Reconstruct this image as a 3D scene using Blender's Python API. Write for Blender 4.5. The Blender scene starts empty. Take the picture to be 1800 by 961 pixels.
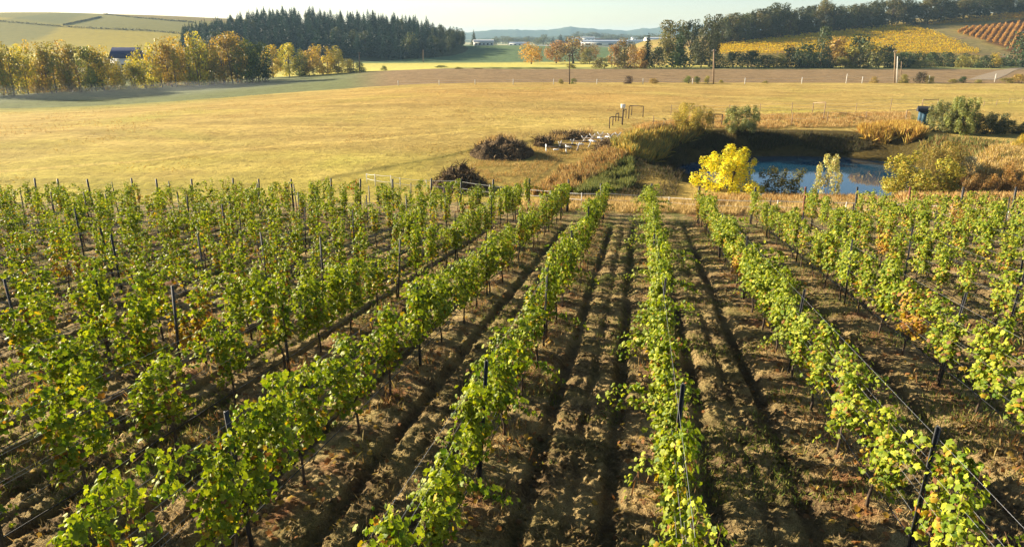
import bpy, math, random
import numpy as np
from mathutils import Vector, Matrix

# ------------------------------------------------------------------ camera, sky, sun, exposure
SC = bpy.context.scene
COL = SC.collection
rad = math.radians
F_PX, CX, CY = 1220.0, 900.0, 480.5          # focal length and centre in photograph pixels
PITCH = math.atan((CY - 62.0) / F_PX)        # the horizon lies 62 px below the top edge
CAM_Z = 10.8
SP, CP = math.sin(PITCH), math.cos(PITCH)
cam = bpy.data.cameras.new("camera")
cam_o = bpy.data.objects.new("camera", cam)
COL.objects.link(cam_o)
cam_o.location = (0, 0, CAM_Z)
cam_o.rotation_euler = (math.pi / 2 - PITCH, 0, 0)
cam.sensor_fit = 'HORIZONTAL'
cam.sensor_width = 36.0
cam.lens = F_PX / 1800.0 * 36.0
cam.clip_start, cam.clip_end = 0.1, 20000
SC.camera = cam_o

SUN_AZ, SUN_EL = -62.0, 18.0                 # degrees right of the view axis, degrees above the horizon
world = bpy.data.worlds.new("World")
SC.world = world
world.use_nodes = True
wn = world.node_tree.nodes
sky = wn.new("ShaderNodeTexSky")
sky.sky_type = 'NISHITA'
sky.sun_disc = False
sky.sun_elevation = rad(SUN_EL)
sky.sun_rotation = rad(SUN_AZ)
sky.altitude = 50
sky.air_density = 0.72
sky.dust_density = 0.55
sky.ozone_density = 0.05
world.node_tree.links.new(sky.outputs[0], wn["Background"].inputs[0])
wn["Background"].inputs[1].default_value = 0.05
sun = bpy.data.lights.new("sun", 'SUN')
sun.energy = 5.0
sun.angle = rad(0.5)
sun.color = (1.0, 0.87, 0.65)
sun_o = bpy.data.objects.new("sun", sun)
COL.objects.link(sun_o)
_d = Vector((math.sin(rad(SUN_AZ)) * math.cos(rad(SUN_EL)), math.cos(rad(SUN_AZ)) * math.cos(rad(SUN_EL)), math.sin(rad(SUN_EL))))
sun_o.rotation_euler = (-_d).to_track_quat('-Z', 'Y').to_euler()
sun_o.location = _d * 300
SC.view_settings.view_transform = 'Standard'
SC.view_settings.look = 'None'
SC.view_settings.gamma = 1
SC.view_settings.use_curve_mapping = False
SC.view_settings.exposure = 1.72
SC.render.engine = 'CYCLES'
SC.cycles.max_bounces = 6
SC.cycles.diffuse_bounces = 1
SC.cycles.transmission_bounces = 4
SC.cycles.volume_bounces = 0
SC.cycles.use_denoising = True

rng = np.random.default_rng(7)
random.seed(7)

# ------------------------------------------------------------------ helpers
def S(u):
    u = np.clip(u, 0, 1)
    return u * u * (3 - 2 * u)

def _hash(ix, iy, seed):
    h = (ix.astype(np.int64) * 374761393 + iy.astype(np.int64) * 668265263 + seed * 1442695040888963407 % 2147483647) & 0x7fffffff
    h = ((h ^ (h >> 13)) * 1274126177) & 0x7fffffff
    return ((h ^ (h >> 16)) & 0xffff) / 65535.0

def vnoise(x, y, seed=0):
    x = np.asarray(x, float); y = np.asarray(y, float)
    ix, iy = np.floor(x), np.floor(y)
    fx, fy = x - ix, y - iy
    fx = fx * fx * (3 - 2 * fx); fy = fy * fy * (3 - 2 * fy)
    a = _hash(ix, iy, seed); b = _hash(ix + 1, iy, seed); c = _hash(ix, iy + 1, seed); d = _hash(ix + 1, iy + 1, seed)
    return (a + (b - a) * fx) * (1 - fy) + (c + (d - c) * fx) * fy - 0.5

def fbm(x, y, octv=4, seed=0, gain=0.5):
    s, a = 0.0, 1.0
    for i in range(octv):
        s = s + a * vnoise(x * 2 ** i + 17.3 * i, y * 2 ** i - 9.1 * i, seed + i)
        a *= gain
    return s

def mesh_np(name, V, faces, col=None, smooth=False):
    """faces: list of int arrays (n,k); col: (nv,3) per-vertex colour."""
    me = bpy.data.meshes.new(name)
    V = np.asarray(V, np.float32)
    me.vertices.add(len(V)); me.vertices.foreach_set("co", V.ravel())
    faces = [np.asarray(f, np.int32) for f in faces if len(f)]
    loops = np.concatenate([f.ravel() for f in faces])
    tot = np.concatenate([np.full(len(f), f.shape[1], np.int32) for f in faces])
    start = np.concatenate([[0], np.cumsum(tot)[:-1]]).astype(np.int32)
    me.loops.add(len(loops)); me.loops.foreach_set("vertex_index", loops)
    me.polygons.add(len(tot)); me.polygons.foreach_set("loop_start", start)
    try:
        me.polygons.foreach_set("loop_total", tot)
    except Exception:
        pass
    if smooth:
        me.polygons.foreach_set("use_smooth", np.ones(len(tot), bool))
    if col is not None:
        at_ = me.color_attributes.new("Col", 'FLOAT_COLOR', 'POINT')
        c4 = np.ones((len(V), 4), np.float32); c4[:, :3] = col
        at_.data.foreach_set("color", c4.ravel())
    me.update(calc_edges=True)
    return me

class MB:
    """Collects pieces (vertices, faces, colours) that become one mesh."""
    def __init__(self):
        self.v, self.f, self.c, self.n = [], {}, [], 0
    def add(self, V, F, col=(1, 1, 1)):
        V = np.asarray(V, float).reshape(-1, 3)
        F = np.asarray(F, int)
        self.f.setdefault(F.shape[1], []).append(F + self.n)
        self.v.append(V)
        c = np.asarray(col, float)
        self.c.append(np.broadcast_to(c, (len(V), 3)) if c.ndim == 1 else c)
        self.n += len(V)
        return self
    def box(self, lo, hi, col=(1, 1, 1), M=None):
        x0, y0, z0 = lo; x1, y1, z1 = hi
        V = np.array([(x0, y0, z0), (x1, y0, z0), (x1, y1, z0), (x0, y1, z0), (x0, y0, z1), (x1, y0, z1), (x1, y1, z1), (x0, y1, z1)], float)
        if M is not None:
            V = np.array([M @ Vector(p) for p in V])
        return self.add(V, [(0, 3, 2, 1), (4, 5, 6, 7), (0, 1, 5, 4), (1, 2, 6, 5), (2, 3, 7, 6), (3, 0, 4, 7)], col)
    def tube(self, pts, radii, n=6, col=(1, 1, 1), cap=True):
        P = np.asarray(pts, float)
        R = np.broadcast_to(np.asarray(radii, float), (len(P),))
        V = []
        for i in range(len(P)):
            t = P[min(i + 1, len(P) - 1)] - P[max(i - 1, 0)]
            t = t / (np.linalg.norm(t) + 1e-9)
            a = np.cross(t, (0, 0, 1) if abs(t[2]) < 0.9 else (1, 0, 0)); a /= np.linalg.norm(a) + 1e-9
            b = np.cross(t, a)
            for k in range(n):
                w = 2 * math.pi * k / n
                V.append(P[i] + R[i] * (a * math.cos(w) + b * math.sin(w)))
        F = []
        for i in range(len(P) - 1):
            for k in range(n):
                F.append((i * n + k, i * n + (k + 1) % n, (i + 1) * n + (k + 1) % n, (i + 1) * n + k))
        self.add(V, F, col)
        if cap:
            base = self.n - len(V)
            self.f.setdefault(n, []).append(np.array([[base + k for k in range(n)][::-1], [base + (len(P) - 1) * n + k for k in range(n)]]))
        return self
    def cards(self, P, N, T, size, aspect, template, tris, col):
        """N leaf-shaped pieces: P centre, N normal, T tip direction, size; template in (side, tip, normal)."""
        P = np.asarray(P, float); n = len(P)
        if n == 0:
            return self
        N = N / (np.linalg.norm(N, axis=1, keepdims=True) + 1e-9)
        T = T - (T * N).sum(1, keepdims=True) * N
        T = T / (np.linalg.norm(T, axis=1, keepdims=True) + 1e-9)
        B = np.cross(T, N)
        tp = np.asarray(template, float)
        sz = np.broadcast_to(np.asarray(size, float), (n,))[:, None, None]
        V = P[:, None] + sz * (tp[None, :, 0:1] * B[:, None] * aspect + tp[None, :, 1:2] * T[:, None] + tp[None, :, 2:3] * N[:, None])
        k = len(tp)
        F = (np.asarray(tris)[None] + (np.arange(n) * k)[:, None, None]).reshape(-1, len(tris[0]))
        c = np.asarray(col, float)
        c = np.repeat(c, k, axis=0) if c.ndim == 2 else c
        return self.add(V.reshape(-1, 3), F, c)
    def mesh(self, name, smooth=False):
        V = np.concatenate(self.v); c = np.concatenate(self.c)
        return mesh_np(name, V, [np.concatenate(fs) for fs in self.f.values()], c, smooth)

def obj(name, me, mat=None, parent=None, loc=None, rot=None, scale=None, kind=None, color=None):
    o = bpy.data.objects.new(name, me)
    COL.objects.link(o)
    if mat is not None and me is not None and len(me.materials) == 0:
        me.materials.append(mat)
    if parent is not None: o.parent = parent
    if loc is not None: o.location = loc
    if rot is not None: o.rotation_euler = rot
    if scale is not None: o.scale = scale
    if kind: o["kind"] = kind
    if color is not None: o.color = (*color[:3], 1)
    return o

def tag(o, label, cat, group=None, kind=None):
    o["label"] = label
    if cat: o["category"] = cat
    if group: o["group"] = group
    if kind: o["kind"] = kind
    return o

def thing(name, label, cat, loc=(0, 0, 0), rz=0.0, group=None, scale=None):
    o = obj(name, None, loc=loc, rot=(0, 0, rz), scale=scale)
    o.empty_display_size = 0.3
    return tag(o, label, cat, group)

ORD = ["", "first", "second", "third", "fourth", "fifth", "sixth", "seventh", "eighth", "ninth", "tenth", "eleventh", "twelfth", "thirteenth",
       "fourteenth", "fifteenth", "sixteenth", "seventeenth", "eighteenth", "nineteenth", "twentieth", "twenty-first", "twenty-second",
       "twenty-third", "twenty-fourth", "twenty-fifth", "twenty-sixth", "twenty-seventh", "twenty-eighth", "twenty-ninth", "thirtieth"]

# ------------------------------------------------------------------ pixel <-> world
def z_at(py, y):                       # height of what shows at picture row py when it stands y metres ahead
    k = (CY - py) / F_PX
    return CAM_Z + y * (k * CP - SP) / (CP + k * SP)
def x_at(px, y, z):
    return (px - CX) / F_PX * (y * CP - (z - CAM_Z) * SP)
def proj(x, y, z):
    zc = y * CP - (z - CAM_Z) * SP
    return CX + F_PX * x / zc, CY - F_PX * (y * SP + (z - CAM_Z) * CP) / zc
def ray(px, py):
    a, b = (px - CX) / F_PX, (CY - py) / F_PX
    return np.array([a, CP + b * SP, -SP + b * CP])
def at(px, py, ymax=5000):             # where the view through a pixel meets the ground
    d = ray(px, py)
    d = d / d[1]
    ys = np.concatenate([np.arange(4, 120, 0.1), np.geomspace(120, ymax, 4000)])
    zz = CAM_Z + d[2] * ys
    g = zg(d[0] * ys, ys)
    i = np.argmax(zz <= g)
    if zz[i] > g[i]: i = len(ys) - 1
    return Vector((d[0] * ys[i], ys[i], g[i]))

# ------------------------------------------------------------------ the lie of the land
SLOPE = PITCH - math.atan((CY - 229.0) / F_PX)      # the vineyard falls away from the camera
TS = math.tan(SLOPE)
HP = 5.04                                            # camera height square to the slope
Z0 = CAM_Z - HP / math.cos(SLOPE)
ROW_S = 2.6
WATER_Z = -3.2
PC = (31.5, 73.0)
def vine_plane(x, y):
    return Z0 - y * TS
def pond_d(x, y):
    dx = (x - PC[0] - 0.12 * (y - PC[1])) / 13.0; dy = (y - PC[1]) / 12.2
    w = 0.16 * fbm(x * 0.16, y * 0.16, 2, 61)
    return np.sqrt(dx * dx + dy * dy) + w
def base(x, y):
    L = -0.8 - 5.6 * S((-x - 6) / 120) * S((y - 48) / 150) - 1.9 * np.exp(-((x - 31) / 22) ** 2 - ((y - 58) / 6) ** 2)
    L = L + 0.9 * np.exp(-((x + 5) / 50) ** 2 - ((y - 135) / 45) ** 2)           # low swell of the pasture
    far = S((y - 250) / 220)
    L = L * (1 - far) + (-6.0 + 0.5 * fbm(x / 90, y / 90, 2, 3)) * far
    L = L + 8.2 * np.exp(-((x + 15) / 190) ** 2) * S((y - 440) / 170) * (1 - S((y - 660) / 120))   # shaded swell with the barn
    L = L - 6.0 * S((y - 700) / 300)
    return L
def land(x, y):
    x = np.asarray(x, float); y = np.asarray(y, float)
    b = base(x, y)
    z = vine_plane(x, y) * (1 - S((y - 46) / 12)) + b * S((y - 46) / 12)
    d = pond_d(x, y)
    kw = np.where(x < PC[0] - 4, 0.64, 0.42) * np.where(y < PC[1], 1.0 - 0.35 * S((PC[1] - y) / 10), 1.0 - 0.15 * S((y - PC[1]) / 10))
    e = 1 - np.clip((d - 0.96) / kw, 0, 1)
    lev = np.exp(-((d - 1.62) / 0.16) ** 2) * S((PC[0] - 6 - x) / 8) * S((y - 51) / 6)
    z = z + 0.9 * lev                                                            # spoil bank left of the pond
    z = z * (1 - e) + np.minimum(z, WATER_Z - 0.7) * e
    z = z + 0.35 * fbm(x / 7, y / 7, 3, 11) * S((y - 49) / 8) * (0.35 + 0.65 * np.exp(-((x - 20) / 40) ** 2 - ((y - 70) / 30) ** 2))
    return z
def hill_right(x, y):
    h = 25 * S((y - 268) / 190) * np.clip((x - 5) / 300, 0, 1.3) ** 0.85 * S((x - 62) / 40) * (1 - S((y - 540) / 90))
    return -2.2 + h + 0.5 * fbm(x / 40, y / 40, 2, 5) - 6 * (1 - S((x - 62) / 40))
def hill_wood(x, y):
    return -7.5 + 25 * np.exp(-((x + 190) / 84) ** 2 - ((y - 640) / 125) ** 2) + 13 * np.exp(-((x + 92) / 46) ** 2 - ((y - 600) / 85) ** 2) + 7 * np.exp(-((x + 46) / 24) ** 2 - ((y - 570) / 60) ** 2)
def hill_far(x, y):
    r = 34 + 9 * np.exp(-((x + 700) / 240) ** 2) + 4 * fbm(x / 160, y / 300, 2, 8)
    return -9 + r * S((y - 640) / 420) * S((-x - 150) / 240) * 1.15
def zg(x, y):
    x = np.asarray(x, float); y = np.asarray(y, float)
    z = land(x, y)
    z = np.where((y > 262) & (x > 5), np.maximum(z, hill_right(x, y)), z)
    z = np.where((y > 420) & (x < 60), np.maximum(z, hill_wood(x, y)), z)
    z = np.where((y > 600) & (x < -100), np.maximum(z, hill_far(x, y)), z)
    return z

# ------------------------------------------------------------------ materials
def newmat(name):
    m = bpy.data.materials.new(name); m.use_nodes = True
    nt = m.node_tree
    for n in list(nt.nodes): nt.nodes.remove(n)
    out = nt.nodes.new("ShaderNodeOutputMaterial")
    return m, nt, out
def N(nt, typ, **kw):
    n = nt.nodes.new(typ)
    for k, v in kw.items():
        if k in n.bl_rna.properties: setattr(n, k, v)
        else: n.inputs[k].default_value = v
    return n
def noise(nt, scale, detail=4, rough=0.55, vec=None, dist=0.0):
    n = N(nt, "ShaderNodeTexNoise", Scale=scale, Detail=detail, Roughness=rough, Distortion=dist)
    if vec is not None: nt.links.new(vec, n.inputs["Vector"])
    return n.outputs["Fac"]
def ramp(nt, fac, stops):
    r = nt.nodes.new("ShaderNodeValToRGB")
    while len(r.color_ramp.elements) < len(stops): r.color_ramp.elements.new(0.5)
    for e, (p, c) in zip(r.color_ramp.elements, stops):
        e.position = p; e.color = (*c, 1) if len(c) == 3 else c
    nt.links.new(fac, r.inputs[0])
    return r.outputs[0]
def mixc(nt, fac, a, b, mode='MIX'):
    m = nt.nodes.new("ShaderNodeMix"); m.data_type = 'RGBA'; m.blend_type = mode
    for s, v in ((m.inputs[0], fac), (m.inputs[6], a), (m.inputs[7], b)):
        if isinstance(v, (int, float)): s.default_value = v
        elif isinstance(v, tuple): s.default_value = (*v, 1)
        else: nt.links.new(v, s)
    return m.outputs[2]
def math_n(nt, op, a, b=0.0):
    m = nt.nodes.new("ShaderNodeMath"); m.operation = op
    for s, v in ((m.inputs[0], a), (m.inputs[1], b)):
        if isinstance(v, (int, float)): s.default_value = v
        else: nt.links.new(v, s)
    return m.outputs[0]
def pos(nt, scale=(1, 1, 1), rotz=0.0):
    g = nt.nodes.new("ShaderNodeNewGeometry")
    mp = N(nt, "ShaderNodeMapping"); mp.inputs["Scale"].default_value = scale; mp.inputs["Rotation"].default_value = (0, 0, rotz)
    nt.links.new(g.outputs["Position"], mp.inputs["Vector"])
    return mp.outputs[0]
def princ(nt, out, col, rough=0.8, spec=0.3, bump=None, bs=0.3, bd=0.05, metal=0.0):
    b = N(nt, "ShaderNodeBsdfPrincipled", Roughness=rough, Metallic=metal)
    b.inputs["Specular IOR Level"].default_value = spec
    if isinstance(col, tuple): b.inputs["Base Color"].default_value = (*col, 1)
    else: nt.links.new(col, b.inputs["Base Color"])
    if bump is not None:
        bn = N(nt, "ShaderNodeBump", Strength=bs, Distance=bd)
        nt.links.new(bump, bn.inputs["Height"]); nt.links.new(bn.outputs[0], b.inputs["Normal"])
    nt.links.new(b.outputs[0], out.inputs[0])
    return b
def simple(name, col, rough=0.7, spec=0.3, var=0.25, scale=8.0, metal=0.0):
    m, nt, out = newmat(name)
    p = pos(nt)
    n = noise(nt, scale, 4, 0.6, p)
    c = ramp(nt, n, [(0.3, tuple(v * (1 - var) for v in col)), (0.7, tuple(min(1, v * (1 + var)) for v in col))])
    princ(nt, out, c, rough, spec, n, 0.25, 0.02, metal)
    return m
def leafmat(name, trans=0.4, objcol=True, spec=0.25, rough=0.55, tint=(1.25, 1.15, 0.55)):
    m, nt, out = newmat(name)
    a = N(nt, "ShaderNodeAttribute", attribute_name="Col")
    c = a.outputs["Color"]
    if objcol:
        oi = nt.nodes.new("ShaderNodeObjectInfo")
        c = mixc(nt, 1.0, c, oi.outputs["Color"], 'MULTIPLY')
    b = N(nt, "ShaderNodeBsdfPrincipled", Roughness=rough)
    b.inputs["Specular IOR Level"].default_value = spec
    nt.links.new(c, b.inputs["Base Color"])
    t = nt.nodes.new("ShaderNodeBsdfTranslucent")
    nt.links.new(mixc(nt, 1.0, c, tint, 'MULTIPLY'), t.inputs[0])
    mx = nt.nodes.new("ShaderNodeMixShader"); mx.inputs[0].default_value = trans
    nt.links.new(b.outputs[0], mx.inputs[1]); nt.links.new(t.outputs[0], mx.inputs[2])
    nt.links.new(mx.outputs[0], out.inputs[0])
    return m

M = {}
M['vine_leaf'] = leafmat("vine_leaf", 0.29, False, 0.18, 0.55, (1.32, 1.36, 0.36))
M['foliage'] = leafmat("foliage", 0.32)
M['needles'] = leafmat("needles", 0.12)
M['grass'] = leafmat("dry_grass", 0.35, False, 0.1, 0.8, (1.1, 1.0, 0.7))
M['bark'] = simple("bark", (0.085, 0.062, 0.045), 0.9, 0.1, 0.4, 12)
M['palebark'] = simple("pale_bark", (0.16, 0.125, 0.09), 0.9, 0.1, 0.4, 3)
M['cane'] = simple("cane", (0.12, 0.065, 0.035), 0.8, 0.2, 0.3, 20)
M['post'] = simple("dark_post", (0.03, 0.031, 0.034), 0.6, 0.35, 0.35, 15)
M['rustpost'] = simple("rust_post", (0.16, 0.05, 0.03), 0.75, 0.25, 0.35, 15)
M['wood'] = simple("weathered_wood", (0.30, 0.21, 0.13), 0.85, 0.15, 0.3, 6)
M['darkwood'] = simple("dark_wood", (0.10, 0.075, 0.055), 0.85, 0.15, 0.3, 6)
M['white'] = simple("white_paint", (0.78, 0.77, 0.74), 0.5, 0.4, 0.06, 5)
M['whitepost'] = simple("white_fence_post", (0.70, 0.67, 0.60), 0.6, 0.3, 0.12, 8)
M['wire'] = simple("galvanised_wire", (0.55, 0.55, 0.56), 0.35, 0.5, 0.1, 5, 0.7)
M['rope'] = simple("white_rope", (0.78, 0.76, 0.72), 0.6, 0.3, 0.05, 5)
M['hose'] = simple("drip_hose", (0.014, 0.014, 0.016), 0.5, 0.3, 0.2, 9)
M['blue'] = simple("blue_boards", (0.03, 0.088, 0.14), 0.6, 0.3, 0.15, 4)
M['roofdark'] = simple("dark_roofing", (0.035, 0.037, 0.045), 0.7, 0.2, 0.25, 5)
M['navy'] = simple("navy_roofing", (0.035, 0.045, 0.13), 0.6, 0.2, 0.15, 2)
M['glass'] = simple("dark_window_glass", (0.02, 0.025, 0.03), 0.12, 0.5, 0.1, 3)

def soil_mat():
    m, nt, out = newmat("vineyard_soil")
    p = pos(nt)
    big = noise(nt, 0.16, 3, 0.5, p); mid = noise(nt, 1.3, 5, 0.6, p, 0.4); fine = noise(nt, 14, 6, 0.65, p); vf = noise(nt, 55, 3, 0.6, p)
    earth = ramp(nt, fine, [(0.28, (0.075, 0.049, 0.027)), (0.5, (0.20, 0.135, 0.066)), (0.72, (0.45, 0.315, 0.15))])
    straw = ramp(nt, vf, [(0.3, (0.24, 0.168, 0.07)), (0.7, (0.72, 0.53, 0.235))])
    c = mixc(nt, ramp(nt, mid, [(0.42, (0, 0, 0)), (0.6, (1, 1, 1))]), earth, straw)
    green = ramp(nt, vf, [(0.3, (0.06, 0.085, 0.018)), (0.7, (0.20, 0.22, 0.05))])
    g = N(nt, "ShaderNodeAttribute", attribute_name="Col")
    sep = nt.nodes.new("ShaderNodeSeparateColor"); nt.links.new(g.outputs["Color"], sep.inputs[0])
    mg = math_n(nt, 'MULTIPLY', ramp(nt, noise(nt, 0.9, 5, 0.65, p, 0.6), [(0.46, (0, 0, 0)), (0.62, (1, 1, 1))]), sep.outputs[0])
    c = mixc(nt, mg, c, green)
    red = ramp(nt, vf, [(0.3, (0.16, 0.06, 0.028)), (0.7, (0.38, 0.17, 0.07))])
    mr = math_n(nt, 'MULTIPLY', ramp(nt, noise(nt, 0.8, 4, 0.6, p, 0.3), [(0.48, (0, 0, 0)), (0.64, (1, 1, 1))]), sep.outputs[1])
    c = mixc(nt, mr, c, red)
    damp_shade = ramp(nt, fine, [(0.3, (0.045, 0.030, 0.020)), (0.7, (0.13, 0.088, 0.052))])       # bare moist earth of the wheel ruts, shadow stripes painted in
    c = mixc(nt, math_n(nt, 'MULTIPLY', sep.outputs[2], 0.9), c, damp_shade)
    h = math_n(nt, 'ADD', fine, math_n(nt, 'MULTIPLY', vf, 0.4))
    princ(nt, out, c, 0.95, 0.08, h, 1.0, 0.13)
    return m
M['soil'] = soil_mat()

def grass_mat(name, stops, patch, patchcol, streak=None, bump=0.8, bd=0.25, fs=1.1):
    m, nt, out = newmat(name)
    p = pos(nt)
    fine = noise(nt, fs, 7, 0.75, p, 0.5); big = noise(nt, 0.03, 4, 0.55, p, 0.5); mid = noise(nt, 0.22, 5, 0.6, p, 0.3)
    c = ramp(nt, mid, stops)
    c = mixc(nt, ramp(nt, big, [(patch, (0, 0, 0)), (patch + 0.16, (1, 1, 1))]), c, patchcol)
    c = mixc(nt, 0.75, c, ramp(nt, fine, [(0.3, (0.42, 0.40, 0.34)), (0.5, (1.0, 1.0, 1.0)), (0.7, (1.4, 1.35, 1.25))]), 'MULTIPLY')
    a = N(nt, "ShaderNodeAttribute", attribute_name="Col")
    c = mixc(nt, 1.0, c, a.outputs["Color"], 'MULTIPLY')
    princ(nt, out, c, 0.95, 0.05, fine, bump, bd)
    return m
M['pasture'] = grass_mat("pasture_grass", [(0.3, (0.40, 0.28, 0.08)), (0.55, (0.46, 0.335, 0.10)), (0.75, (0.52, 0.38, 0.125))], 0.54, (0.41, 0.345, 0.08), bd=0.6, fs=1.1)
M['plough'] = grass_mat("ploughed_earth", [(0.3, (0.22, 0.148, 0.075)), (0.7, (0.30, 0.205, 0.105))], 0.6, (0.28, 0.20, 0.10), bd=0.5, fs=0.6)
M['valley'] = grass_mat("valley_grass", [(0.3, (0.30, 0.32, 0.07)), (0.7, (0.42, 0.42, 0.10))], 0.6, (0.40, 0.35, 0.10), bd=0.3, fs=0.3)
M['hillvine'] = grass_mat("vine_slope", [(0.3, (0.22, 0.18, 0.05)), (0.7, (0.30, 0.22, 0.07))], 0.55, (0.27, 0.16, 0.08), bd=0.3, fs=0.5)
M['woodfloor'] = grass_mat("wood_floor", [(0.3, (0.05, 0.06, 0.025)), (0.7, (0.08, 0.09, 0.035))], 0.6, (0.07, 0.06, 0.03), bd=0.5, fs=0.3)
M['farfloor'] = grass_mat("far_valley_grass", [(0.3, (0.22, 0.24, 0.10)), (0.7, (0.34, 0.33, 0.15))], 0.55, (0.36, 0.28, 0.14), bd=0.5, fs=0.05)
M['farwood'] = grass_mat("far_woodland", [(0.3, (0.05, 0.075, 0.04)), (0.7, (0.09, 0.11, 0.05))], 0.55, (0.10, 0.10, 0.05), bd=4.0, fs=0.04)

# ------------------------------------------------------------------ ground sheets, butted edge to edge
def grid_faces(nr, nc):
    i = np.arange(nr * nc).reshape(nr, nc)
    return np.stack([i[:-1, :-1], i[:-1, 1:], i[1:, 1:], i[1:, :-1]], -1).reshape(-1, 4)
def sheet(name, y0, y1, nr, ts, zf, cf, mat, label=None):
    y0 = np.broadcast_to(y0, ts.shape); y1 = np.broadcast_to(y1, ts.shape)
    u = np.linspace(0, 1, nr)[:, None]
    Y = y0[None] * (y1 / y0)[None] ** u
    X = Y * ts[None]
    Z = zf(X, Y)
    V = np.stack([X, Y, Z], -1).reshape(-1, 3)
    c = cf(X, Y).reshape(-1, 3) if cf else None
    o = obj(name, mesh_np(name, V, [grid_faces(nr, len(ts))], c, True), mat, kind="structure")
    if label: o["label"] = label
    return o
def blend(c, m, col):
    return c * (1 - m[..., None]) + np.asarray(col) * m[..., None]

# row geometry: rows run towards the vanishing point of the slope
RD = ray(1130, 229.0); RD = RD / RD[1]
def plane_hit(px, py):
    d = ray(px, py); d = d / d[1]
    y = (CAM_Z - Z0) / (-TS - d[2])
    return np.array([d[0] * y, y, Z0 - TS * y])
def row_slope(k):
    fix = {0: 0.06, -1: -0.45, -2: -0.925, -3: -1.43, 1: 0.59}
    if k in fix: return fix[k]
    return -1.43 + 0.41 * (k + 3) if k < 0 else 0.59 + 0.55 * (k - 1)
ROW_K = list(range(-24, 10))
ROW_P0 = {k: plane_hit(1130 + row_slope(k) * 371, 600) for k in ROW_K}
def row_x(k, y):
    return ROW_P0[k][0] + RD[0] * (y - ROW_P0[k][1])
_rx40 = np.array([row_x(k, 40.0) for k in ROW_K])
def row_u(x, y):                       # position across the rows in units of one alley
    return np.interp(x - RD[0] * (y - 40.0), _rx40, np.arange(len(ROW_K), dtype=float))

RUTS = ((0.26, 0.055, 0.13), (0.50, 0.035, 0.06), (0.71, 0.055, 0.14))
def vineyard_z(x, y):
    z = land(x, y)
    u = row_u(x, y) + 0.022 * fbm(x * 0.9, y * 0.25, 2, 21)
    f = u - np.floor(u)
    amp = 0.45 + 0.9 * (vnoise(x * 0.35, y * 0.3, 31) + 0.5)
    rut = sum(a * np.exp(-((f - c) / w) ** 4) for c, w, a in RUTS)
    berm = 0.07 * np.exp(-(np.minimum(f, 1 - f) / 0.1) ** 2)
    cl = np.abs(fbm(x * 4.5, y * 4.5, 4, 41, 0.65)) * 0.11 + 0.045 * fbm(x * 11, y * 11, 3, 47, 0.7) + 0.03 * fbm(x * 0.8, y * 0.8, 2, 51)
    k = 1 - S((y - 35) / 3)
    z2 = z + (berm - rut * amp + cl * (0.55 + 0.45 * np.sin(f * math.pi))) * (0.15 + 0.85 * k)
    return z + (z2 - z) * (1 - S((y - 46) / 3))
def vineyard_c(x, y):
    c = np.zeros(x.shape + (3,))
    u = row_u(x, y); f = u - np.floor(u)
    c[..., 0] = np.clip(0.35 + 0.9 * S((y - 12) / 20) - 0.35 * S((x - 3) / 14) , 0.15, 1)      # greener alleys further off
    f2 = f + 0.022 * fbm(x * 0.9, y * 0.25, 2, 21)
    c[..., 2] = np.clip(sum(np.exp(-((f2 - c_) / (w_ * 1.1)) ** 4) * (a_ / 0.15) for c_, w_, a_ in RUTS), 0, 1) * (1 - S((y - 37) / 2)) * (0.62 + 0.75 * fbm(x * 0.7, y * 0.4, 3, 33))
    c[..., 1] = 0.9 * np.exp(-(np.minimum(f, 1 - f) / 0.13) ** 2)                             # reddish weeds under the vines
    return c
T = np.linspace(-1.3, 1.3, 821)
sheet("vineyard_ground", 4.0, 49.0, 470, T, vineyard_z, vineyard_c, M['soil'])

T2 = np.linspace(-1.3, 1.3, 601)
FENCE_Y = 178 + 6 * np.sin(T2 * 3 + 0.5)
PLOW_Y = np.where(T2 < -0.1, 300.0, 262.0)
PLOW_Y = np.convolve(np.pad(PLOW_Y, 20, mode='edge'), np.ones(41) / 41, 'valid')
def seg_d(x, y, pts):
    d = np.full(x.shape, 1e9)
    for (ax, ay), (bx, by) in zip(pts[:-1], pts[1:]):
        vx, vy = bx - ax, by - ay
        t = np.clip(((x - ax) * vx + (y - ay) * vy) / (vx * vx + vy * vy), 0, 1)
        d = np.minimum(d, np.hypot(x - ax - t * vx, y - ay - t * vy))
    return d
TRK = [[at(px, py)[:2] for px, py in l] for l in (
    [(0, 302), (230, 285), (420, 262), (640, 248), (830, 228), (1060, 212)],
    [(560, 318), (700, 290), (840, 262), (960, 243)],
    [(20, 225), (230, 219), (450, 222), (700, 226)],
    [(1140, 205), (1400, 196), (1560, 194), (1800, 176)])]
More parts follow.
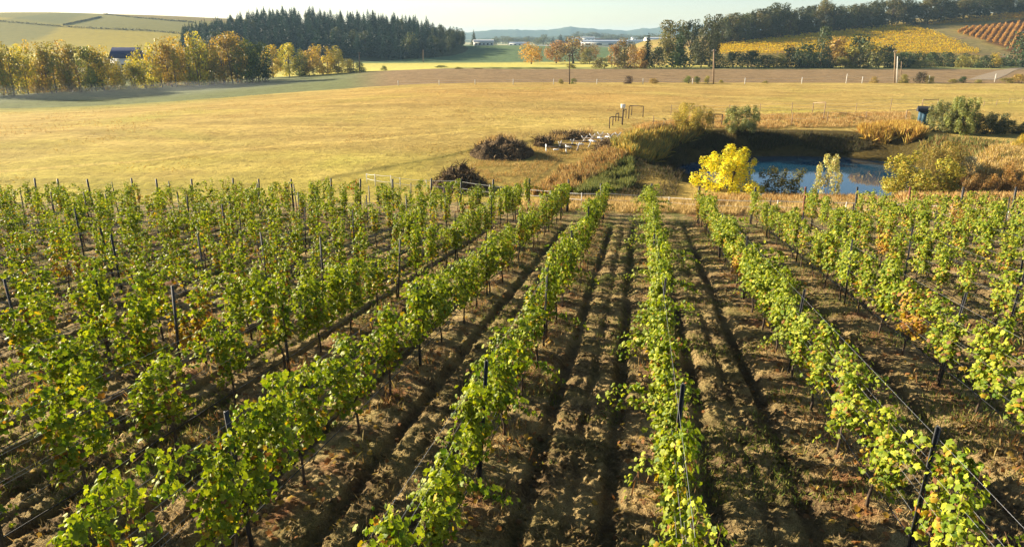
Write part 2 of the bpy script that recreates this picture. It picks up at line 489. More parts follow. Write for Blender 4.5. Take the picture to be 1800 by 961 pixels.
def pasture_c(x, y):
    c = np.ones(x.shape + (3,))
    g = S((95 - y) / 45 + 0.5 * fbm(x / 14, y / 10, 3, 71)) * S((10 - x) / 14)
    c = blend(c, g, (0.98, 1.13, 0.72))
    m = S((-x - 35) / 60) * S((y - 125) / 60)
    c = blend(c, m, (0.58, 0.80, 0.70))                                     # greener low meadow by the trees, darkened to paint their shadow
    hump = np.exp(-((x - 8) / 55) ** 2 - ((y - 140) / 38) ** 2) * S(0.75 + 1.1 * fbm(x / 22, y / 12, 4, 75))
    c = blend(c, np.clip(hump, 0, 1) * 0.9, (0.98, 0.86, 0.86))                # drier tan grass on the swell
    st = fbm(x / 9 + y / 40, y / 3.2, 4, 77, 0.6)
    c = c * (1 + 0.30 * st)[..., None]                                        # uneven drifts left by mowing
    br = np.exp(-((x - 4) / 16) ** 2 - ((y - 66) / 17) ** 2) * S(0.9 + 1.2 * fbm(x / 5, y / 5, 3, 73))
    c = blend(c, np.clip(br, 0, 1), (0.66, 0.66, 0.62))                     # trampled ground round the heaps
    d = pond_d(x, y)
    c = blend(c, S((1.60 - d) / 0.14) * 0.93, (0.13, 0.135, 0.15))            # bare mud of the banks, darkened to paint in the slopes' shade
    c = blend(c, S((150 - y) / 20) * S((y - 100) / 30) * S((x - 60) / 30) * 0.5, (0.8, 1.0, 0.7))
    for i, t in enumerate(TRK):
        dd = seg_d(x, y, t)
        w = (0.55, 0.6, 0.5, 0.6)[i]
        cc = ((1.32, 1.34, 1.3), (0.36, 0.42, 0.32), (1.32, 1.34, 1.3), (1.3, 1.3, 1.2))[i]
        c = blend(c, np.exp(-(dd / w) ** 2) * 0.8, cc)
    return c
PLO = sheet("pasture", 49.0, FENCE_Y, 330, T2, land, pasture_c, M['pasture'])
def plow_c(x, y):
    c = np.ones(x.shape + (3,))
    t = x / y
    c = blend(c, S((-t - 0.16) / 0.08), (0.62, 1.0, 0.8))
    st = np.sin((y + 0.15 * x) * 1.6)
    c = c * (1 + 0.10 * st)[..., None]
    return c
sheet("ploughed_field", FENCE_Y, PLOW_Y, 140, T2, land, plow_c, M['plough'])
def valley_c(x, y):
    c = np.empty(x.shape + (3,)); c[:] = (0.30, 0.30, 0.10)
    c = blend(c, S((y - PLOW_Y.min() - 24) / 4) * S((x + 140) / 12) * S((475 - y) / 10), (0.55, 0.49, 0.12))
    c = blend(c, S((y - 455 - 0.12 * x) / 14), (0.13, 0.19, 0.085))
    c = blend(c, S((-x - 128) / 8) * S((y - 420) / 12), (0.55, 0.46, 0.07))
    c = blend(c, S((-x - 100) / 30) * S((430 - y) / 20), (0.26, 0.22, 0.10))
    return c
M['valley'] = grass_mat("valley_grass", [(0.3, (0.86, 0.86, 0.86)), (0.7, (1.08, 1.06, 1.0))], 0.6, (1.1, 0.98, 0.92), bd=0.25, fs=0.35)
sheet("valley_field", PLOW_Y, 720.0, 170, T2, land, valley_c, M['valley'])
def far_c(x, y):
    c = np.empty(x.shape + (3,)); c[:] = (0.26, 0.27, 0.12)
    c = blend(c, (vnoise(x / 160, y / 420, 81) > 0.12).astype(float), (0.42, 0.38, 0.20))
    c = blend(c, (vnoise(x / 190, y / 330, 83) > 0.22).astype(float), (0.12, 0.16, 0.07))
    return c
M['farfloor'] = grass_mat("far_valley_grass", [(0.3, (0.9, 0.9, 0.9)), (0.7, (1.08, 1.06, 1.0))], 0.6, (1.05, 1.0, 0.95), bd=0.5, fs=0.05)
T3 = np.linspace(-1.3, 1.3, 241)
sheet("valley_floor", 720.0, 4800.0, 160, T3, land, far_c, M['farfloor'])

def hill(name, xs, ys, zf, cf, mat, label):
    X, Y = np.meshgrid(xs, ys)
    Z = zf(X, Y)
    V = np.stack([X, Y, Z], -1).reshape(-1, 3)
    o = obj(name, mesh_np(name, V, [grid_faces(len(ys), len(xs))], cf(X, Y).reshape(-1, 3), True), mat, kind="structure")
    o["label"] = label
    return o
def hr_c(x, y):
    return np.ones(x.shape + (3,))
def hv_c(x, y):
    c = np.ones(x.shape + (3,))
    px, py = proj(x, y, hill_right(x, y))
    front = y < 500
    c = blend(c, (front & (py > np.interp(px, [1640, 1690, 1800, 1900], [60, 52, 33, 20])) & (px > np.interp(py, [35, 52, 95], [1660, 1684, 1785]))).astype(float), (0.50, 0.33, 0.35))   # turned red-brown earth of the russet plot
    c = blend(c, (front & (px > np.interp(py, [44, 60, 100], [1610, 1645, 1735])) & (px < np.interp(py, [44, 60, 100], [1660, 1684, 1795]))).astype(float), (0.85, 0.90, 1.15))       # farm track between the plots
    return c
hill("vineyard_hill", np.linspace(60, 640, 150), np.linspace(262, 640, 160), hill_right, hv_c, M['hillvine'], "gentle slope planted with yellow and russet vines")
hill("wooded_hill", np.linspace(-460, 70, 100), np.linspace(430, 900, 90), hill_wood, hr_c, M['woodfloor'], "rounded hill covered in dark conifers")
def hf_c(x, y):
    # plots of vines in different shades: yellow-green low down, duller and browner up the slope
    c = np.empty(x.shape + (3,)); c[:] = (0.33, 0.255, 0.022)
    v = (y - 640) / 420 + 0.10 * np.sin(x / 90)
    c = blend(c, S((v - 0.62) / 0.03), (0.19, 0.17, 0.035))
    c = blend(c, S((v - 0.88) / 0.03), (0.21, 0.16, 0.05))
    c = blend(c, S((0.30 - v) / 0.03) * S((-x - 520) / 20), (0.20, 0.12, 0.045))
    c = blend(c, S((vnoise(x / 120, y / 200, 91) - 0.1) / 0.05) * 0.6, (0.11, 0.12, 0.03))
    return c
def vinerow_mat():
    m, nt, out = newmat("far_vine_rows")
    a = N(nt, "ShaderNodeAttribute", attribute_name="Col")
    w = N(nt, "ShaderNodeTexWave", Scale=0.055, Distortion=1.5, Detail=2.0)
    nt.links.new(pos(nt, (1, 1, 0.0), 0.9), w.inputs["Vector"])
    n = noise(nt, 0.12, 5, 0.7, pos(nt))
    f = math_n(nt, 'ADD', math_n(nt, 'MULTIPLY', w.outputs["Fac"], 0.6), n)
    c = mixc(nt, 0.8, a.outputs["Color"], ramp(nt, f, [(0.3, (0.6, 0.62, 0.6)), (0.9, (1.35, 1.3, 1.1))]), 'MULTIPLY')
    princ(nt, out, c, 0.95, 0.05, f, 0.6, 1.2)
    return m
M['vinerows'] = vinerow_mat()
hill("far_vineyard_hill", np.linspace(-1500, -90, 200), np.linspace(610, 1500, 140), hill_far, hf_c, M['vinerows'], "broad distant hill of vineyard plots in yellow-green")

# distant blue ridges across the valley
def ridge(name, y, pts, depth, label, seed):
    px = np.arange(-300, 2101, 4.0)
    py = np.interp(px, [p[0] for p in pts], [p[1] for p in pts])
    top = np.array([z_at(b, y) for b in py]) + 7 * np.abs(fbm(px / 14.0, px * 0, 4, seed, 0.6)) + 4 * fbm(px / 60.0, px * 0, 2, seed + 5)
    X = (px - CX) / F_PX * y * 1.055
    vs, nr = [], 14
    for j in range(nr):
        u = j / (nr - 1)
        h = S(1 - abs(u - 0.55) / 0.55) if u < 0.55 else S(1 - (u - 0.55) / 0.45)
        yy = y + (u - 0.55) * depth
        n = 6 * fbm(X / 60 + j * 3.1, X * 0 + j, 3, seed + 9) * h
        vs.append(np.stack([X * yy / y, np.full_like(X, yy), -14 + (top + 14) * h + n * (u != 0.55)], -1))
    V = np.concatenate(vs)
    o = obj(name, mesh_np(name, V, [grid_faces(nr, len(px))], np.ones((len(V), 3)), True), M['farwood'], kind="structure")
    o["label"] = label
ridge("distant_ridge", 4200.0, [(-300, 58), (700, 60), (820, 60), (870, 54), (905, 52), (950, 54), (990, 48), (1035, 52), (1080, 55), (1125, 49), (1190, 45), (1400, 44), (2100, 52)], 900, "far wooded ridge fading to blue on the skyline", 101)
ridge("distant_ridge", 2700.0, [(-300, 72), (820, 72), (880, 66), (920, 67), (970, 64), (1010, 66), (1060, 68), (1110, 66), (1180, 60), (1400, 62), (2100, 66)], 500, "nearer hazy wooded rise in front of the far ridge", 131)

# ------------------------------------------------------------------ pond water
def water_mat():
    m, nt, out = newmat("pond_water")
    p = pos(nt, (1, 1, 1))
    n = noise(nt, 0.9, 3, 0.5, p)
    b = princ(nt, out, (0.012, 0.058, 0.11), 0.02, 0.7, n, 0.05, 0.02)  # blue base colour stands in for part of the reflected sky
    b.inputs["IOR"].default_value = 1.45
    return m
X, Y = np.meshgrid(np.linspace(8, 60, 60), np.linspace(52, 94, 50))
V = np.stack([X, Y, np.full_like(X, WATER_Z)], -1).reshape(-1, 3)
keep = (pond_d(X, Y) < 1.28).ravel()
Fq = grid_faces(50, 60); Fq = Fq[keep[Fq].all(1)]
used = np.unique(Fq); mp = -np.ones(len(V), int); mp[used] = np.arange(len(used))
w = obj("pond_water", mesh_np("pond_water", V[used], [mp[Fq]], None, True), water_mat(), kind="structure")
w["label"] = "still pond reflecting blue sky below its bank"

# ------------------------------------------------------------------ grape leaf and plain leaf shapes
LEAF = [(0, 0.02, 0.08), (0.0, -0.34, 0), (0.26, -0.54, -0.04), (0.54, -0.34, -0.10), (0.45, -0.04, -0.05), (0.60, 0.27, -0.15), (0.30, 0.35, -0.05), (0, 0.66, -0.18),
        (-0.30, 0.35, -0.05), (-0.60, 0.27, -0.15), (-0.45, -0.04, -0.05), (-0.54, -0.34, -0.10), (-0.26, -0.54, -0.04)]
LEAF_T = [(0, i, i + 1) for i in range(1, 12)] + [(0, 12, 1)]
DIAM = [(0, -0.5, 0), (0.38, 0.02, 0.06), (0, 0.55, -0.08), (-0.38, 0.02, 0.06)]
DIAM_T = [(0, 1, 2), (0, 2, 3)]
BLADE = [(-0.5, 0, 0), (0.5, 0, 0), (0.28, 0.62, 0.07), (0.0, 1.0, 0.22)]
BLADE_T = [(0, 1, 2), (0, 2, 3)]

def vine_variant(seed, vigour, autumn=0.12, laterals=1, red=False, height=1.0):
    r = np.random.default_rng(seed)
    tr, ca, lf = MB(), MB(), MB()
    x0 = r.normal(0, 0.04); lean = r.normal(0, 0.06)
    head = np.array([x0 + lean, r.normal(0, 0.03), 0.74 + r.normal(0, 0.04)])
    tr.tube([(x0, 0, -0.12), (x0 + lean * 0.3 + r.normal(0, .015), r.normal(0, .015), 0.28), (x0 + lean * .7, r.normal(0, .02), 0.55), head], [0.030, 0.024, 0.021, 0.024], 6)
    arms = []
    for sgn in (-1, 1):
        L = r.uniform(0.8, 1.2) * (0.36 + 0.36 * min(vigour, 1))
        pts = [head, head + (sgn * 0.18, 0, 0.07), head + (sgn * L * 0.6, r.normal(0, .015), 0.07), head + (sgn * L, r.normal(0, .02), 0.06 + r.normal(0, .02))]
        tr.tube(pts, [0.017, 0.013, 0.011, 0.008], 5)
        arms.append((sgn, L))
    ns = int(3 + 10 * vigour + r.integers(0, 3))
    P, Nn, Tt, Sz, Cc = [], [], [], [], []
    def leaf_at(p, side, s, low):
        nrm = np.array([r.normal(0, 0.55), side * r.uniform(0.2, 1.1), r.uniform(0.15, 1.0)])
        tip = np.array([r.normal(0, 0.5), side * r.uniform(0.1, 0.7), -r.uniform(0.4, 1.0)])
        P.append(p); Nn.append(nrm); Tt.append(tip); Sz.append(s)
        a = r.random(); g = r.uniform(0.0, 1.0)
        col = np.array([0.085, 0.155, 0.010]) * (1 - g) + np.array([0.30, 0.33, 0.02]) * g
        if r.random() < 0.16: col = np.array([0.42, 0.44, 0.035]) * r.uniform(0.8, 1.1)
        pa = autumn * (2.4 if low > 0.6 else 0.45)
        if red and a < 0.22: col = np.array([0.42, 0.035, 0.03]) * r.uniform(0.7, 1.2)
        elif a < pa * 0.5: col = np.array([0.46, 0.30, 0.03]) * r.uniform(0.8, 1.15)
        elif a < pa * 0.8: col = np.array([0.34, 0.15, 0.035]) * r.uniform(0.7, 1.15)
        elif a < pa: col = np.array([0.20, 0.09, 0.04])
        Cc.append(col)
    def shoot(pts, n, spread, low0):
        pts = np.asarray(pts)
        ca.tube(pts, np.linspace(0.006, 0.003, len(pts)), 4, cap=False)
        seg = np.linspace(0, 1, len(pts))
        for t in np.linspace(0.02, 1, n):
            p = np.array([np.interp(t, seg, pts[:, i]) for i in range(3)])
            side = 1 if r.random() < 0.5 else -1
            s = (0.034 + 0.040 * r.random()) * (1.05 - 0.45 * t ** 3)
            off = np.array([r.normal(0, spread), side * abs(r.normal(0.05, spread)), r.normal(-0.02, 0.04)])
            leaf_at(p + off, side, s * 1.28, low0 * (1 - t))
    for i in range(ns):
        sgn, L = arms[i % 2]
        d = r.uniform(0.02, 1.0) * L
        b = head + np.array([sgn * d, r.normal(0, .02), 0.07])
        H = r.uniform(0.75, 1.32) * height
        sway = r.normal(0, 0.12); sy = r.normal(0, 0.06); m_ = r.random()
        pts = [b, b + (sway * .3, sy * .4, H * .33), b + (sway * .7, sy, H * .66)]
        q = r.choice([-1, 1]); l2 = r.uniform(0.25, 0.6); ya = r.normal(0, .22)
        if m_ < 0.38:                 # upright
            pts += [b + (sway, sy * 1.4, H)]
        elif m_ < 0.78:               # arches over and hangs
            pts += [b + (sway + q * l2 * .25, sy + ya * .3, H * .93), b + (sway + q * l2 * .65, sy + ya * .7, H * .97), b + (sway + q * l2, sy + ya, H * .80)]
            if r.random() < 0.5: pts += [b + (sway + q * l2 * 1.12, sy + ya * 1.15, H * .55)]
        else:                         # leans out along the row
            pts += [b + (sway + q * l2 * .7, sy + ya * .5, H * .85), b + (sway + q * l2 * 1.3, sy + ya, H * .98)]
        shoot(pts, int((54 + 16 * vigour + r.integers(0, 16)) * (0.75 + 0.35 * H) * (1.15 if len(pts) > 4 else 1)), 0.036 + 0.036 * vigour, 1.0)
    for i in range(int(8 + 120 * vigour)):        # leaves round the head and along the fruiting wire
        sgn, L = arms[i % 2]
        p = head + np.array([sgn * r.uniform(0, L), r.normal(0, .10), r.uniform(-0.10, 0.25)])
        leaf_at(p, r.choice([-1, 1]), 0.05 + 0.045 * r.random(), 1.0)
    for i in range(laterals):         # long shoots hanging into the alley
        side = r.choice([-1, 1]); sgn, L = arms[r.integers(0, 2)]
        b = head + np.array([sgn * r.uniform(0.1, L), 0, r.uniform(0.5, 1.0)])
        ln = r.uniform(0.5, 1.1)
        pts = [b, b + (r.normal(0, .08), side * ln * .35, .16), b + (r.normal(0, .12), side * ln * .7, .12), b + (r.normal(0, .18), side * ln, -.12)]
        shoot(pts, int(30 + 50 * ln), 0.045, 0.2)
    P, Nn, Tt, Sz, Cc = map(np.array, (P, Nn, Tt, Sz, Cc))
    for q, curl in enumerate((0.5, 1.3, 2.2)):                  # flat, cupped and curled leaves
        tp = np.array(LEAF) * (1, 1, curl)
        sl = slice(q, None, 3)
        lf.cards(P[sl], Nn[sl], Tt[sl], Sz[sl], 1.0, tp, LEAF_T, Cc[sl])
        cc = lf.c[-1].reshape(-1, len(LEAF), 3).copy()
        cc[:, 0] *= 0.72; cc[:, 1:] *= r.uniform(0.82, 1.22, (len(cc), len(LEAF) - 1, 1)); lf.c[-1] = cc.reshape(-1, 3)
    out = []
    for mb, nm in ((tr, "trunk"), (ca, "canes"), (lf, "foliage")):
        for v in mb.v: v[:, 2] -= v[:, 0] * TS         # the row runs downhill along local +X
        out.append(mb.mesh(nm))
    out[0].materials.append(M['bark']); out[1].materials.append(M['cane']); out[2].materials.append(M['vine_leaf'])
    return out
VINES = {'sparse': [vine_variant(100 + i, 0.06 + 0.05 * (i % 4), 0.12, i % 3 == 0) for i in range(12)],
         'medium': [vine_variant(200 + i, 0.36 + 0.07 * (i % 4), 0.09, i % 2) for i in range(12)],
         'dense': [vine_variant(300 + i, 0.66 + 0.09 * (i % 4), 0.035, 1 + i % 2) for i in range(12)],
         'golden': [vine_variant(400 + i, 0.35, 0.5, 0) for i in range(3)],
         'crimson': [vine_variant(450 + i, 0.3, 0.1, 1, True) for i in range(2)]}
LOOK = {'sparse': 'thin light-green', 'medium': 'leafy green', 'dense': 'bushy bright green', 'golden': 'yellowing orange-flecked', 'crimson': 'red-leaved'}
def row_name(k):
    if k == 0: return "the middle row"
    return f"{ORD[abs(k)]} row {'left' if k < 0 else 'right'} of middle row"
RANG = math.atan2(RD[1], RD[0])
VSP = 1.72                              # vines along a row
def row_end(k):
    x = row_x(k, 42)
    return 42.9 - 3.6 * float(S((x - 3) / 2.4)) - 2.6 * float(S((x - 8) / 4)) + (0.8 if k % 3 == 0 else 0) * (k < -2)
n_vine = 0
GONE = set()
for k in ROW_K:
    ye = row_end(k)
    step = VSP * math.sin(RANG)
    r = np.random.default_rng(1000 + k)
    cnt = 0
    nmax = int((ye - 4.2) / step)
    end = None
    for i in range(nmax + 1):
        y = ye - 0.5 - i * step
        if y < 4.3: break
        x = row_x(k, y)
        z = float(vine_plane(x, y)) + 0.03
        px, py = proj(x, y, z + 1.9)
        if not (-170 < px < 1900) or py > 1000: continue
        if k <= -3 and r.random() < 0.09 and y > 12: continue                # a missing vine leaves a gap
        cnt += 1
        if end is None: end = "the far end of" if i < 3 else "the picture's left edge in" if px < 900 else "the picture's right edge in"
        u = r.random()
        if k <= -4: kind = 'sparse' if u < 0.86 else 'medium'
        elif k <= -2: kind = 'sparse' if u < 0.4 else 'medium' if u < 0.92 else 'dense'
        elif k == -1: kind = 'medium' if u < 0.7 else 'dense'
        elif k >= 2: kind = 'sparse' if u < 0.2 else 'medium' if u < 0.7 else 'dense'
        else: kind = 'medium' if u < 0.4 else 'dense'
        if y < 17 and -5 <= k <= -2: kind = 'medium' if u < 0.55 else 'dense'      # fuller vines near by
        if r.random() < 0.05: kind = 'golden'
        if (k == -3 and abs(py - 610) < 32 and abs(px - 375) < 70) or (k == -8 and i == 0): kind = 'crimson'
        tr, ca, lf = VINES[kind][r.integers(0, len(VINES[kind]))]
        sc = r.uniform(0.84, 1.1)
        v = thing("grapevine", f"{LOOK[kind]} grapevine, {ORD[min(cnt, 30)]} from {end} {row_name(k)}", "grapevine",
                  (x + r.normal(0, .03), y, z - 0.05), RANG, "grapevines trained along the trellis rows", (r.uniform(0.92, 1.08), r.uniform(0.85, 1.1), sc))
        obj("trunk", tr, None, v); obj("canes", ca, None, v); obj("foliage", lf, None, v)
        n_vine += 1
print("vines", n_vine)

# ------------------------------------------------------------------ trellis: posts, wires and drip hose, one thing for each row
def post_mesh(h, w, tip=True):
    mb = MB()
    # T-section steel post
    mb.box((-w / 2, -w * 0.10, -0.3), (w / 2, w * 0.10, h)); mb.box((-w * 0.10, w * 0.10, -0.3), (w * 0.10, w * 0.62, h - 0.004))
    return mb.mesh("post")
POST = [post_mesh(1.95 + 0.06 * i, 0.06) for i in range(3)]
ENDP = MB(); ENDP.tube([(0, 0, -0.4), (0, 0, 1.3), (0, 0, 2.05)], [0.065, 0.06, 0.055], 8); ENDP = ENDP.mesh("end_post")
anchor = {-2: at(737, 652)[1], -3: at(700, 530)[1], 1: at(1385, 665)[1], -1: at(815, 870)[1], 0: at(1178, 640)[1]}
for k in ROW_K:
    ye = row_end(k)
    # nearest point of the row that can show
    ys = np.arange(4.6, ye, 0.2); xs_ = row_x(k, ys)
    pp = proj(xs_, ys, vine_plane(xs_, ys) + 1.0)
    vis = ys[(pp[0] > -200) & (pp[0] < 2000) & (pp[1] < 1300)]
    if not len(vis): continue
    yn = max(4.6, vis.min() - 1)
    xm = float(row_x(k, ye))
    t = thing("vine_trellis", f"dark posts and wires of the trellis holding {row_name(k)}", "trellis", (xm, ye, float(vine_plane(0, ye))), 0, "trellis rows of the vineyard")
    def loc(y, h):
        return Vector((float(row_x(k, y)) - xm, y - ye, float(vine_plane(0, y)) + h - float(vine_plane(0, ye))))
    r = np.random.default_rng(2000 + k)
    stepy = 6.6 * math.sin(RANG)
    y = anchor.get(k, ye - r.uniform(0.5, 5.5))
    while y < ye - 3: y += stepy
    while y > ye - 1.5: y -= stepy
    while y > yn:
        o = obj("post", POST[int(r.integers(0, 3))], M['post'], t, loc(y, 0), (r.normal(0, .03), r.normal(0, .03), RANG + r.normal(0, .3)))
        y -= stepy
    e = obj("end_post", ENDP, M['post'], t, loc(ye, 0), (-0.10 + r.normal(0, .04), r.normal(0, .04), 0))
    if k in (3, 5): e.material_slots[0].link = 'OBJECT'; e.material_slots[0].material = M['rustpost']; e["label"] = "rust-red end post"
    for h, dx in ((0.78, 0.0), (1.12, 0.045), (1.12, -0.045), (1.48, 0.045), (1.48, -0.045), (1.84, 0.0)):
        a, b = loc(yn, h), loc(ye, h)
        a.x += dx; b.x += dx
        mb = MB(); mb.tube([a, (a + b) / 2 - Vector((0, 0, 0.01)), b], 0.0017, 4, cap=False)
        obj("wire", mb.mesh("wire"), M['wire'], t)
    pts = []
    for i, y in enumerate(np.linspace(yn, ye, 24)):
        p = loc(y, 0.46 + r.normal(0, .015)); pts.append(p)
    mb = MB(); mb.tube(pts, 0.009, 5, cap=False)
    obj("drip_hose", mb.mesh("drip_hose"), M['hose'], t)

# ------------------------------------------------------------------ straw, weeds and grass on the vineyard floor
def blades(n, xs, ys, zs, hmin, hmax, width, cols, lean=0.5, seed=1, upr=1.0):
    r = np.random.default_rng(seed)
    mb = MB()
    P = np.stack([xs, ys, zs - 0.01], -1)
    T_ = np.stack([r.normal(0, lean, n), r.normal(0, lean, n), np.full(n, upr)], -1)
    Nn = np.stack([r.normal(0, 1, n), r.normal(0, 1, n), r.normal(0, .3, n)], -1)
    h = r.uniform(hmin, hmax, n)
    cols = np.asarray(cols)
    c = cols[r.integers(0, len(cols), n)] * r.uniform(0.75, 1.2, (n, 1))
    mb.cards(P, Nn, T_, h, width, BLADE, BLADE_T, c)
    return mb
r = np.random.default_rng(55)
def vy_points(n, ymin, ymax, pw=2.0):
    y = (r.random(n) * (ymax ** (1 / pw) - ymin ** (1 / pw)) + ymin ** (1 / pw)) ** pw
    x = y * r.uniform(-0.98, 0.98, n)
    return x, y
x, y = vy_points(130000, 7, 46)
u = row_u(x, y); fr = u - np.floor(u)
keep = (fbm(x * 0.9, y * 0.9, 3, 141) > -0.06) & (np.abs(fr - 0.26) > 0.06) & (np.abs(fr - 0.71) > 0.06)
x, y = x[keep], y[keep]
mb = blades(len(x), x, y, vineyard_z(x, y), 0.05, 0.15, 0.07, [(0.42, 0.30, 0.14), (0.50, 0.38, 0.19), (0.30, 0.20, 0.10), (0.36, 0.28, 0.12)], 1.4, 3, 0.5)
tag(obj("dry_grass", mb.mesh("dry_grass"), M['grass']), "dry straw littering the alleys between the vine rows", "grass", kind="stuff")
x, y = vy_points(70000, 8, 47, 1.4)
u = row_u(x, y); f = np.minimum(u - np.floor(u), 1 - (u - np.floor(u)))
keep = (f < 0.14 + 0.05 * r.normal(0, 1, len(x))) & (fbm(x * 0.7, y * 0.7, 3, 151) > -0.05)
x, y = x[keep], y[keep]
mb = blades(len(x), x, y, vineyard_z(x, y), 0.08, 0.28, 0.09, [(0.30, 0.15, 0.06), (0.40, 0.26, 0.10), (0.24, 0.12, 0.05), (0.36, 0.28, 0.11), (0.20, 0.18, 0.05)], 0.6, 4)
tag(obj("weeds", mb.mesh("weeds"), M['grass']), "reddish dry weeds growing along the foot of the vine rows", "weeds", kind="stuff")
x, y = vy_points(170000, 8, 40, 1.2)
keep = (fbm(x * 0.55, y * 0.55, 3, 161) > 0.08 - 0.16 * S((y - 13) / 16) + 0.10 * S((x - 6) / 10))
x, y = x[keep], y[keep]
mb = blades(len(x), x, y, vineyard_z(x, y), 0.04, 0.14, 0.16, [(0.10, 0.15, 0.03), (0.16, 0.19, 0.04), (0.24, 0.25, 0.06)], 0.7, 5)
tag(obj("grass", mb.mesh("grass"), M['grass']), "short green grass patches between the vine rows", "grass", kind="stuff")

# tussocks that mottle the pasture
n = 60000
y = 52 + 135 * r.random(n) ** 0.8
x = y * r.uniform(-0.95, 0.85, n)
keep = (pond_d(x, y) > 1.75) & (fbm(x * 0.12, y * 0.12, 4, 171, 0.65) > 0.24) & (y < 176) & ~((x > 6) & (x < 60) & (y < 90))
x, y = x[keep], y[keep]
gcol = pasture_c(x, y)
mb = MB()
n = len(x)
c = np.array([(0.50, 0.34, 0.13), (0.58, 0.42, 0.17), (0.44, 0.30, 0.12)])[r.integers(0, 3, n)] * np.clip(gcol, 0.4, 1.2) * r.uniform(0.8, 1.15, (n, 1))
for q in range(2):
    mb.cards(np.stack([x, y, land(x, y) - 0.03], -1), r.normal(0, 1, (n, 3)) * (1, 1, .2), np.stack([r.normal(0, .5, n), r.normal(0, .5, n), np.ones(n)], -1), r.uniform(0.05, 0.13, n), 1.8, BLADE, BLADE_T, c)
tag(obj("pasture_grass", mb.mesh("pasture_grass"), M['grass']), "tussocks of dry golden grass over the pasture", "grass", kind="stuff")

# fallen leaves under the rows
x, y = vy_points(9000, 7, 34)
u = row_u(x, y); f = np.minimum(u - np.floor(u), 1 - (u - np.floor(u)))
keep = f < np.abs(r.normal(0, 0.2, len(x)))
x, y = x[keep], y[keep]; n = len(x)
mb = MB()
mb.cards(np.stack([x, y, vineyard_z(x, y) + 0.03], -1), r.normal(0, .45, (n, 3)) + (0, 0, 1), r.normal(0, 1, (n, 3)), r.uniform(0.05, 0.1, n), 1.0, LEAF, LEAF_T, np.array([(0.30, 0.14, 0.05), (0.42, 0.27, 0.05), (0.20, 0.11, 0.05)])[r.integers(0, 3, n)] * r.uniform(0.7, 1.2, (n, 1)))
tag(obj("fallen_leaves", mb.mesh("fallen_leaves"), M['grass']), "fallen brown and yellow vine leaves on the soil", "leaves", kind="stuff")

# loose clods and stones on the worked soil
OCT = np.array([(1, 0, 0), (-1, 0, 0), (0, 1, 0), (0, -1, 0), (0, 0, 1), (0, 0, -1)], float)
OCT_F = np.array([(0, 2, 4), (2, 1, 4), (1, 3, 4), (3, 0, 4), (2, 0, 5), (1, 2, 5), (3, 1, 5), (0, 3, 5)])
x, y = vy_points(16000, 6.5, 26)
u = row_u(x, y); fr = u - np.floor(u)
keep = (fr > 0.08) & (fr < 0.92) & (fbm(x * 1.1, y * 1.1, 3, 181) > -0.08)
x, y = x[keep], y[keep]; n = len(x)
sz = 0.012 + 0.045 * r.random(n) ** 3
V = (OCT[None] * r.uniform(0.6, 1.3, (n, 6, 1)) + r.normal(0, .18, (n, 6, 3))) * sz[:, None, None] + np.stack([x, y, vineyard_z(x, y) + sz * 0.4], -1)[:, None]
o = obj("soil_clods", mesh_np("soil_clods", V.reshape(-1, 3), [(OCT_F[None] + (np.arange(n) * 6)[:, None, None]).reshape(-1, 3)], np.zeros((n * 6, 3))), M['soil'], kind="stuff")
tag(o, "loose clods and small stones on the worked soil", "soil")

# ------------------------------------------------------------------ trees and shrubs (unit height 1, unit width 1; scaled where they stand)
def crown_mb(seed, n, z0, prof, nl, lobe, leaf, stretch=1.0, tipup=0.0, tmpl=DIAM, tt=DIAM_T, aspect=0.9, huejit=0.12, cen=0.15, push=0.85):
    r = np.random.default_rng(seed)
    mb = MB()
    us = r.uniform(0, 1, nl)
    ang = r.uniform(0, 2 * math.pi, nl)
    R = np.array([prof(u) for u in us]) * 0.5
    rr = R * np.sqrt(r.uniform(cen, 1, nl)) * push
    C = np.stack([rr * np.cos(ang), rr * np.sin(ang), z0 + (1 - z0) * us * 0.93], -1)
    LR = lobe * r.uniform(0.6, 1.25, nl) * (0.45 + 0.55 * R / (R.max() + 1e-9))
    w = LR ** 2; w /= w.sum()
    li = r.choice(nl, n, p=w)
    d = r.normal(0, 1, (n, 3)); d /= np.linalg.norm(d, axis=1, keepdims=True)
    rad_ = LR[li] * (0.55 + 0.5 * r.random(n))
    P = C[li] + d * rad_[:, None] * np.array([1, 1, stretch])
    P[:, 2] = np.clip(P[:, 2], z0 * 0.6 + 0.004, 1.02)
    Nn = d + r.normal(0, 0.55, (n, 3)) + np.array([0, 0, 0.25])
    Tt = r.normal(0, 0.6, (n, 3)) + d * 0.6 + np.array([0, 0, -0.35 + tipup])
    lobe_t = r.uniform(0.68, 1.3, nl)
    base = np.ones((n, 3)) * lobe_t[li][:, None] * r.uniform(0.75, 1.25, (n, 1))
    base[:, 0] *= 1 + r.normal(0, huejit, n); base[:, 2] *= 1 + r.normal(0, huejit, n)
    mb.cards(P, Nn, Tt, leaf * r.uniform(0.65, 1.3, n), aspect, tmpl, tt, np.clip(base, 0.2, 1.8))
    return mb, C
